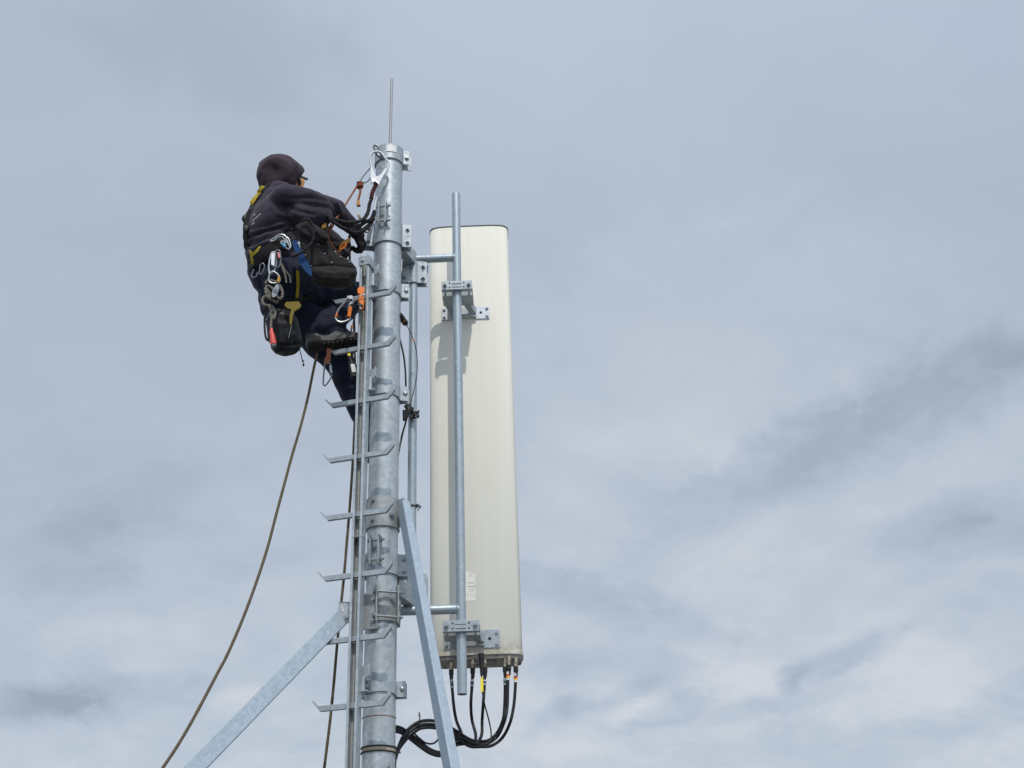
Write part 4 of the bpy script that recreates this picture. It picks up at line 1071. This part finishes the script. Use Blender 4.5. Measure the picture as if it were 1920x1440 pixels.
mb = MB(); pl = wp([(533, 572), (536, 566), (560, 565), (565, 572), (562, 577), (552, 583), (549, 592), (547, 608), (543, 608), (543, 592), (546, 580), (538, 577)], -.43); mb.prism(pl, V((0, .010, 0))); mb.build('seat_webbing', 'shaded_yellow', hs, .001)
for (x, y) in ((460, 411), (462, 430), (470, 477)):
    p, n_, ok = on(x + 4, y, .012, YT - .02); mb = MB(); mb.ball(p, (.017, .014, .022), n=12); mb.build('buckle', 'rubber', hs)
mb = MB(); mb.tube(spline(wp([(476, 505), (472, 515), (473, 520), (480, 519), (483, 511)], -.30), 6), .0035, 8); mb.build('side_ring', 'steel_dark', hs)
# printing on the back
mb = MB(); rnd = random.Random(4)
def letters(x0, y0, x1, y1, n, h):
    for i in range(n):
        u = (i + .5) / n; x = x0 + (x1 - x0) * u; y = y0 + (y1 - y0) * u
        p, n_, ok = on(x, y, .0008, YT)
        if not ok: continue
        w_ = abs(x1 - x0) / n * .0024 * .55; t1 = (V((1, 0, 0)) - n_ * n_.x).normalized(); u1 = n_.cross(t1)
        if u1.z < 0: u1 = -u1
        mb.box(p - t1 * w_ * .8, (.0022, .0008, h), (t1, n_, u1))
        if rnd.random() < .65: mb.box(p + u1 * h * rnd.choice((-.45, 0, .45)), (w_ * 1.5, .0008, .0022), (t1, n_, u1))
        if rnd.random() < .4: mb.box(p + t1 * w_ * .8, (.0022, .0008, h), (t1, n_, u1))
letters(474, 404, 479, 401.5, 2, .011); letters(472, 416, 489, 401, 7, .009); letters(471, 421, 477, 418, 3, .010)
if mb.v: mb.build('back_print', 'tape_grey', hoodie)

# ---- things carried at the belt
def item(name, label, cat, at, group=None): return thing(name, label, cat, at, group)
def oval(pts, Y, r, m_, name, parent, closed=True, n=8):
    mb = MB(); mb.tube(spline(wp(pts, Y), 8, closed), r, n, closed); return mb.build(name, m_, parent)
YG = -.405
tp = item('tool_pouch', 'large black riveted canvas tool pouch on the right hip', 'tool pouch', W(610, 470, -.40))
def slab(pts, Y0, th, name, m_, parent, voxel=.006, it=4, nz=((14, .008), (30, .003)), folds=()):
    mb = MB(); mb.prism(wp(pts, Y0), V((0, th, 0))); return organic(name, mb, m_, parent, voxel, it, folds, nz)
pouch = slab([(560, 440), (572, 428), (592, 424), (612, 436), (616, 452), (628, 468), (645, 480), (660, 489), (668, 500), (667, 514), (655, 523), (630, 524), (600, 521), (588, 515), (580, 498), (568, 472)], -.44, .085, 'bag', 'canvas', tp, .006, 6,
             folds=[([(586, 500), (620, 496), (664, 502)], -.008, 2.5), ([(582, 510), (625, 512), (664, 512)], .006, 5), ([(590, 450), (600, 470), (604, 490)], .005, 4), ([(618, 462), (612, 478), (620, 496)], -.005, 3)])
flapo = slab([(553, 424), (566, 413), (584, 414), (600, 426), (613, 440), (612, 452), (598, 452), (584, 446), (566, 436)], -.462, .03, 'flap', 'canvas', tp, .005, 4)
slab([(588, 432), (604, 431), (615, 440), (616, 448), (604, 446)], -.475, .018, 'flap', 'canvas', tp, .005, 3)
BVp = world_bvh([pouch, flapo]) if False else None
bpy.context.view_layer.update(); BVp = world_bvh([pouch, flapo])
def onp(px, py, Y=-.45):
    d = (C2W @ V((px - PW / 2, PH / 2 - py, -F))).normalized(); h = BVp.ray_cast(CAM, d); return (h[0], -d) if h[0] else (W(px, py, Y), -d)
for (x, y) in [(610, 439.5), (562, 458), (597, 458.5), (572.5, 478.5), (609, 476), (622, 493), (655.5, 492), (638.5, 482), (583, 499), (545.5, 429), (542, 436.5)]:
    p, n_ = onp(x, y) if x > 550 else (on(x, y)[0], -((C2W @ V((x - PW / 2, PH / 2 - y, -F))).normalized()))
    mb = MB(); mb.ball(p + n_ * .001, (.0042, .0042, .0042), n=10); mb.build('rivet', 'silver', tp)
bs = item('saw_sheath', 'dark blue flat strap slanting down beside the tool pouch', 'strap', W(570, 490, -.45))
mb = MB(); mb.ribbon(wp([(551, 452), (556, 464), (563, 480), (572, 497), (579, 509), (584, 518)], -.47), CAMD, [.022, .028, .034, .036, .028, .010], .006); mb.build('blade_cover', 'blue_strap', bs, .001)
# coiled lanyard loop
mb = MB(); P = spline(wp([(566, 414, -.48), (575, 411, -.485), (584, 418, -.49), (588, 432, -.495), (587, 448, -.495), (581, 460, -.50), (570, 470, -.50), (558, 477, -.49), (548, 480, -.47)]), 14)
mb.tube(P, lambda u: .0062 + .0022 * math.sin(u * 190), 10); mb.build('coil_cord', 'cord')
tag(COL.objects[-1] if False else bpy.data.objects['coil_cord'], 'springy black coiled cord arching over the tool pouch', 'cord')
# carabiners
def carabiner(label, pts, Y, r, m_, gate=None, sleeve=None, group='carabiners and connectors on the climber', name='carabiner', wide=None):
    root = item(name, label, 'carabiner', W(pts[0][0], pts[0][1], Y), group)
    oval(pts, Y, r, m_, 'frame', root)
    if gate: mb = MB(); mb.tube(wp(gate, Y - .003), r * .95, 8); mb.build('gate', 'silver', root)
    if sleeve: mb = MB(); a, b_ = wp(sleeve[0:2], Y - .004); mb.cyl(a, b_, r * 1.75, n=14); mb.build('sleeve', sleeve[2], root)
    return root
carabiner('large silver carabiner arching over the waist belt', [(507, 452), (514, 446), (522, 441), (530, 440), (536, 444), (538, 451), (541, 459), (544, 466), (540, 468), (535, 460), (533, 449), (529, 444), (521, 445), (514, 451)], YG - .01, .0034, 'silver')
carabiner('small silver and blue carabiner clipped at the belt', [(537, 446), (541, 448), (545, 460), (544, 465), (538, 466), (530, 460), (527, 455), (530, 452), (536, 456)], YG - .03, .0036, 'silver', sleeve=((529, 457), (535, 463), 'blue_bright'))
ac = carabiner('tall grey carabiner above the hanging rope coil', [(511, 473), (516, 475), (518, 487), (517, 500), (513, 510), (506, 513), (504, 503), (505, 490), (508, 478)], YG - .02, .0042, 'silver')
mb = MB(); mb.prism(wp([(510, 473), (517, 475), (517, 497), (514, 499), (508, 496), (508, 480)], YG - .028), V((0, .010, 0))); mb.build('body', 'alu', ac, .002)
carabiner('screwgate carabiner with a pink sleeve below the belt', [(518, 470), (524, 470), (526, 480), (526, 492), (523, 500), (517, 500), (516, 490), (517, 478)], YG - .03, .0035, 'steel_dark', sleeve=((522, 474), (524, 484), 'pink'))
carabiner('dull screwgate carabiner with a gold sleeve in the rope coil', [(508, 510), (504, 520), (505, 528), (512, 531), (522, 530), (525, 523), (521, 515), (514, 510)], YG - .03, .0038, 'bolt', sleeve=((524, 519), (521, 529), 'gold'))
carabiner('thin grey carabiner beside the side ring of the harness', [(488, 497), (493, 494), (496, 499), (493, 508), (489, 514), (486, 512), (487, 504)], YG + .03, .0028, 'steel_dark')
mb = MB()
for dxx in (0, 8): mb.tube(spline(wp([(526 + dxx * .2, 494, YG - .01), (531 + dxx * .3, 506, YG - .015), (535 + dxx, 518, YG - .012), (537 + dxx, 530, YG - .01)]), 6), .0042, 8)
tag(mb.build('accessory_cord', 'rope_grey'), 'pair of short grey cord ends hanging over the right hip', 'cord')
rc = item('rope_coil', 'worn grey rope coiled and knotted below the hip carabiners', 'rope', W(512, 540, YG))
oval([(497, 532), (503, 526), (513, 527), (523, 534), (529, 545), (529, 556), (524, 560), (517, 552), (510, 540), (502, 536), (498, 541), (500, 552), (508, 560), (504, 548), (498, 540)], YG - .02, .0062, 'rope_grey', 'loop', rc, False)
oval([(522, 566), (516, 566), (508, 561), (500, 556), (494, 558), (492, 566), (497, 572), (506, 573), (512, 578), (516, 588), (513, 597), (508, 593), (509, 583), (504, 575)], YG - .02, .0066, 'rope_grey', 'knot', rc, False)
oval([(513, 590), (509, 600), (508, 612), (509, 618)], YG - .02, .0058, 'rope_grey', 'tail', rc, False)
pu = item('pulley', 'silver and black rope pulley hanging in the rope coil', 'pulley', W(514, 548, YG - .03))
mb = MB(); a = W(515, 548, YG - .055); ax1 = V((.92, .4, 0)).normalized(); ax2 = V((.4, -.92, 0)).normalized()
for sgn, mt_ in ((1, 'bolt'), (-1, 'rubber')):
    mb = MB(); mb.prism([a + ax2 * (sgn * .009) + (V((.25, 0, .97)) * (.036 * math.sin(q * .3491)) + ax1 * (.013 * math.cos(q * .3491))) for q in range(18)], ax2 * .005); mb.build('side_plate', mt_, pu, .001)
mb = MB(); mb.cyl(a - ax2 * .006, a + ax2 * .017, .011, n=18); mb.build('wheel', 'steel_dark', pu)
sw = item('marlin_handle', 'red plastic handled end hanging from the grey rope', 'tool handle', W(512, 630, YG))
mb = MB(); P = wp([(509, 616), (509, 622), (511, 632), (512, 641), (513, 646)], YG - .02); mb.tube(P, lambda u: .0065 + .008 * min(1, u * 1.4), 12); mb.build('handle', 'red_handle', sw)
mb = MB(); mb.cyl(W(513, 645, YG - .02), W(513.5, 648, YG - .02), .011, n=14); mb.build('end_ring', 'bolt', sw)
mb = MB(); mb.tube(spline(wp([(498, 575), (496, 600), (497, 625), (501, 638), (505, 628), (504, 612)], YG + .02), 6), .0048, 8); tag(mb.build('cord_loop', 'cord'), 'black cord loop at the left edge of the hanging bag', 'cord')
# hanging bucket bag
hb = item('tool_bag', 'black soft bag with a rounded base hanging behind the legs', 'tool bag', W(533, 620, -.38))
mb = MB(); ctr = [(527, 590, .060, .050), (529, 602, .076, .062), (532, 620, .080, .066), (535, 640, .074, .062), (536, 653, .064, .054), (537, 661, .050, .042)]
vs = []; n = 28
for (x, y, rx_, ry_) in ctr:
    c = W(x, y, -.33)
    for j in range(n): q = 2 * math.pi * j / n; vs.append(c + V((rx_ * math.cos(q), ry_ * math.sin(q), 0)))
fs = [(i * n + j, i * n + (j + 1) % n, (i + 1) * n + (j + 1) % n, (i + 1) * n + j) for i in range(len(ctr) - 1) for j in range(n)] + [tuple(range(n)), tuple(range(len(ctr) * n - 1, (len(ctr) - 1) * n - 1, -1))]
mb.add(vs, fs)
organic('bag', mb, 'bagcloth', hb, .007, 4, [([(520, 600), (524, 630), (530, 655)], .005, 4), ([(505, 645), (535, 650), (560, 645)], -.006, 3), ([(545, 600), (548, 625), (552, 648)], -.005, 4)], ((12, .008), (26, .004)))
mb = MB(); mb.tube(spline(wp([(561, 652), (564, 664), (566, 672), (568, 680)], -.36), 5), .0022, 8); mb.ball(W(569, 684, -.36), (.005, .005, .009), n=10); mb.ball(W(568, 677, -.36), .005, n=10); mb.build('drawcord', 'cord', hb)
mb = MB(); mb.tube(wp([(547, 608, -.425), (544, 622, -.425), (541, 634, -.42)]), .0009, 5); mb.build('thread', 'silver', hb)
# tools showing between pouch and arm
mb = MB(); mb.ribbon(wp([(624, 421), (619, 430), (614, 441)], -.20), CAMD, [.020, .018, .014], .012); tag(mb.build('leather_tab', 'tan_glove', None, .003), 'tan leather tab between the forearm and the tool pouch', 'leather tab')
mb = MB(); mb.prism(wp([(602, 424), (608, 417), (613, 419), (611, 426), (604, 428)], -.26), V((0, .012, 0))); tag(mb.build('rope_grab', 'gold', None, .002), 'small gold coloured rope grab tucked under the forearm', 'rope grab')

# ------------------------------------------------------------------ ropes
def rope(label, pts, r, m_, k=10, cat='rope', tail=None, wob=0.0):
    P = spline(wp(pts), k)
    if tail: P += tail
    if wob: P = [p + V((noise.noise(p * 9) * wob, noise.noise(p * 9 + V((5, 5, 5))) * wob, 0)) for p in P]
    mb = MB(); mb.tube(P, lambda u: r * (1 + .10 * noise.noise(V((u * 60, 0, 0)))), 10); o = mb.build('rope', m_); return tag(o, label, cat)
e1 = W(305, 1440, -.55); e1b = e1 + V((-.35, -.1, -.75)); 
rope('long olive brown rope hanging free from under the boot down to the left', [(602, 640, -.02), (594, 666, -.06), (586, 702, -.08), (578, 742, -.1), (564, 798, -.14), (547, 856, -.17), (532, 912, -.2), (517, 968, -.23), (503, 1022, -.26), (486, 1076, -.3), (465, 1135, -.34), (445, 1185, -.37), (424, 1232, -.4), (409, 1260, -.42), (388, 1300, -.45), (360, 1352, -.49), (333, 1398, -.52), (305, 1440, -.55)], .0062, 'rope_brown', tail=[e1b, V((e1b.x - .2, e1b.y, .6)), V((e1b.x - .25, e1b.y, .01))])
e2 = W(608, 1440, .06)
rope('long olive brown rope hanging straight down behind the ladder rungs', [(655, 442, -.07), (655.5, 478, -.06), (657, 520, .02), (662, 560, .17), (664, 605, .17), (665, 660, .16), (666, 740, .14), (664, 820, .10), (659, 905, .06), (655, 960, .06), (650, 1020, .06), (645, 1080, .06), (639, 1138, .06), (632, 1210, .06), (626, 1280, .06), (619, 1350, .06), (613, 1400, .06), (608, 1440, .06)], .0062, 'rope_brown', tail=[V((e2.x - .03, .06, 1.9)), V((e2.x - .05, .06, .01))])
ao = item('anchor_rope', 'rust orange rope knotted below the mast top and running to the harness', 'rope', W(675, 345, -.11))
oval([(673, 343, -.11), (655, 372, -.15), (638, 399, -.20), (627, 415, -.24), (617, 436, -.22), (616, 446, -.2), (622, 459, -.16), (632, 471, -.12), (638, 478, -.1)], None, .0056, 'rope_orange', 'line', ao, False)
oval([(675, 350), (675.5, 360), (673, 370), (671.5, 379)], -.12, .0060, 'rope_orange', 'tail', ao, False)
mb = MB(); mb.cyl(W(671.5, 377, -.12), W(672.5, 386, -.12), .008, .0105, 14); mb.build('frayed_end', 'fray', ao)
mb = MB()
for q in range(3): mb.tube([W(675, 343 + q * 3.6, -.12) + V((.0125 * math.cos(a * .52), .0125 * math.sin(a * .52), .003 * math.sin(a * .52 + q))) for a in range(12)], .0058, 8, True)
mb.build('knot', 'rope_orange', ao)
al = item('wire_sling', 'dark grey thin sling joining the orange knot to the silver hook', 'sling', W(685, 325, -.10))
oval([(676, 341, -.115), (680, 332, -.11), (690, 320, -.10), (697, 314, -.095), (700, 322, -.095), (694, 334, -.10), (688, 341, -.105), (681, 343, -.11)], None, .0034, 'steel_dark', 'loop', al)
# hook and its lanyard
hk = item('scaffold_hook', 'large silver scaffold hook clipped to the ring at the mast top', 'hook', W(710, 310, -.11))
YH = -.115
mb = MB(); mb.tube(spline(wp([(703, 338), (699, 328), (697, 316), (694.5, 304), (694.5, 293), (699, 286), (706, 284.5), (714, 286), (720, 293), (725, 300), (729, 306), (727, 315), (721, 326), (713, 336), (707, 340)], YH), 8), .0062, 10); mb.build('frame', 'hookwhite', hk)
mb = MB(); mb.prism(wp([(694.5, 314), (699, 313), (702, 323), (705.5, 330), (709, 330), (715, 325), (722, 315), (725.5, 316), (719, 330), (713, 341), (709, 346), (704, 341), (696, 342), (694.5, 333)], YH - .006), V((0, .012, 0))); mb.build('body', 'hookwhite', hk, .002)
mb = MB(); mb.prism(wp([(696, 334), (701, 333), (707, 338), (712, 341), (711, 347), (707, 343), (703, 340), (697, 343)], YH - .012), V((0, .004, 0))); mb.build('trigger', 'alu', hk, .001)
mb = MB(); mb.tube(spline(wp([(706, 340), (708, 352), (707, 366), (706, 374)], YH - .004), 5), .0022, 8); mb.build('release_wire', 'silver', hk)
mb = MB(); mb.tube(wp([(706, 369), (703.5, 385), (702, 396)], YH - .01), .0036, 8); mb.build('white_tube', 'white_label', hk)
ri = item('anchor_ring', 'grey steel ring on the left of the mast cap', 'ring', W(706, 285, -.09))
oval([(701, 275), (704, 272.5), (708, 275), (713, 283), (717, 291), (714, 295), (709, 293), (704, 286)], -.098, .0060, 'steel_dark', 'ring', ri)
mb = MB(); mb.box(W(711, 291, -.085), (.02, .016, .018)); mb.build('ring_mount', 'galv_flat', ri, .002)
ln = item('elastic_lanyard', 'black ruched elastic lanyard running from the silver hook to the harness', 'lanyard', W(690, 380, -.12))
def ruched(pts, r, name, m_, parent, f=24):
    P = spline(wp(pts), 14); L = sum((a - b_).length for a, b_ in zip(P, P[1:])); ph = RNG.random() * 6
    mb = MB(); mb.tube(P, lambda u: r * (1 + .16 * math.sin(u * L * 520 + ph) + .10 * math.sin(u * L * 1130)), 10); o = mb.build(name, m_, parent); return o
ruched([(705, 344, YH - .01), (702, 352, YH - .01), (698, 362, YH - .015), (696, 373, YH - .02)], .0098, 'stitched_end', 'cord_red', ln)
ruched([(697, 372, -.135), (693, 382, -.14), (691, 394, -.15), (687, 404, -.165), (680, 412, -.18), (668, 416, -.20), (652, 417, -.23), (636, 414, -.26), (622, 409, -.28), (610, 404, -.28)], .0085, 'strand', 'cord', ln)
ruched([(702, 396, -.13), (700, 404, -.14), (695, 412, -.15), (685, 416, -.16), (674, 424, -.17), (664, 430, -.19), (652, 430, -.21), (640, 426, -.24), (628, 418, -.27), (616, 410, -.28)], .0092, 'strand', 'cord', ln)
ruched([(700, 410, -.135), (694, 420, -.14), (685, 428, -.15), (676, 434, -.17), (664, 436, -.19), (654, 431, -.21)], .0095, 'strand', 'cord', ln)
mb = MB(); mb.cyl(W(680, 434, -.14), W(689, 435, -.14), .006, n=12); mb.build('swivel', 'bolt', ln)
mb = MB(); mb.box(W(673.5, 406, -.19), (.012, .01, .022), (V((.9, 0, .4)), V((0, 1, 0)), V((-.4, 0, .9)))); mb.build('label_tab', 'tan_glove', ln, .002)
# descender held in the left hand
de = item('descender', 'yellow and black rope descender held in the left glove', 'descender', W(646, 464, -.13))
mb = MB(); q = wp([(635, 466), (636, 460), (643, 452), (653, 446), (657, 447), (657, 452), (650, 456), (643, 463), (639, 471), (635, 472)], -.12); mb.prism(q, V((0, .008, 0))); mb.build('side_plate', 'gold', de, .002)
mb = MB(); mb.tube(spline(wp([(638, 464), (641, 459), (646, 457), (649, 459), (645, 464), (640, 467)], -.125), 5, True), .0032, 8, True); mb.build('rim', 'orange', de)
mb = MB(); c = W(647, 466, -.105); mb.cyl(c, c + V((0, .03, 0)), .022, n=22); mb.build('drum', 'rubber', de, .002)
mb = MB(); mb.cyl(c - V((0, .003, 0)), c, .008, n=14); mb.build('axle', 'silver', de)
# fall arrester on the rail
fa = item('fall_arrester', 'orange fall arrest trolley gripping the ladder rail', 'fall arrester', LP(-.03, .04, rowz(560, 0, .03)))
YF = -.175
mb = MB(); mb.prism(wp([(670, 541), (674, 537), (682, 538), (684, 545), (680, 551), (683, 558), (682, 574), (679, 580), (673, 576), (672, 560), (674, 551), (670, 549)], YF), V((0, .022, 0))); mb.build('housing', 'orange', fa, .003)
mb = MB(); mb.box(W(675, 573, YF + .004), (.030, .016, .020), (V((.8, 0, -.6)), V((0, 1, 0)), V((.6, 0, .8)))); mb.build('cam', 'rubber', fa, .003)
mb = MB(); a = W(682, 552, YF - .002); mb.cyl(a, a - V((0, .004, 0)), .0045, n=12); mb.build('pin', 'silver', fa)
mb = MB(); mb.cyl(W(661, 558, YF - .01), W(686, 552.5, YF - .01), .0024, n=8); mb.cyl(W(674, 577, YF - .004), W(677, 580, YF - .004), .0055, n=10); build_each(mb, 'pin', 'silver', fa)
k_ = carabiner('big silver carabiner with an orange screw sleeve at the rail', [(655, 560), (661, 562), (661, 568), (655, 572), (653, 584), (656, 597), (651, 601), (641, 604), (633, 602), (629, 596), (631, 588), (636, 578), (643, 570), (648, 562)], YF - .01, .0052, 'silver', sleeve=((657, 576), (654, 594), 'orange'))
mb = MB(); a, b_ = W(629.5, 594, YF - .011), W(632, 588, YF - .011); mb.cyl(a, b_, .0058, n=12); mb.build('orange_band', 'orange', k_)
mb = MB(); mb.prism(wp([(650, 554), (660, 553), (664, 558), (663, 568), (655, 572), (650, 566)], YF - .006), V((0, .012, 0))); mb.build('swivel_eye', 'silver', k_, .003)
mb = MB(); mb.ball(W(654.5, 564, YF - .012), .006, n=12); mb.build('rivet', 'steel_dark', k_)
mb = MB(); mb.tube(wp([(668, 592, -.10), (662, 604, -.10), (659, 613, -.10)]), .0016, 6); mb.cyl(W(660, 611, -.10), W(659, 617, -.10), .005, n=10, mi=1); mb.cyl(W(659, 617, -.10), W(658, 626, -.10), .0035, n=10)
tag(mb.build('lead', ['steel_dark', 'orange']), 'thin steel lead with an orange bead above the boot toe', 'lead')
# brown webbing and carabiner hanging under the boot
bw = item('brown_sling', 'rust brown webbing end hanging under the boot', 'sling', W(615, 665, -.12))
mb = MB(); mb.ribbon(wp([(617, 655), (616, 668), (614, 676), (611, 683)], -.16), CAMD, [.022, .020, .030, .022], .008); mb.build('webbing', 'rope_orange', bw, .002)
carabiner('steel screwgate carabiner hanging below the brown webbing', [(610, 682), (618, 681), (621, 690), (622, 702), (619, 711), (612, 721), (608, 723), (606, 718), (607, 702), (608, 690)], -.165, .0036, 'steel_dark', sleeve=((619.5, 686), (621, 700), 'bolt'))
wt = item('flashlight', 'small black torch with a white band behind the ladder rail', 'torch', W(660, 690, -.10))
mb = MB(); mb.cyl(W(654, 665, -.10), W(658, 678, -.10), .008, n=14); mb.cyl(W(658, 678, -.10), W(664, 708, -.10), .0145, n=18); mb.build('case', 'rubber', wt, .002)
mb = MB(); mb.cyl(W(660, 685, -.10), W(663, 700, -.10), .0152, n=18); mb.build('white_band', 'white_label', wt)
mb = MB(); mb.cyl(W(654, 664, -.10), W(655, 668, -.10), .0085, n=12); mb.build('yellow_band', 'tag_yellow', wt)
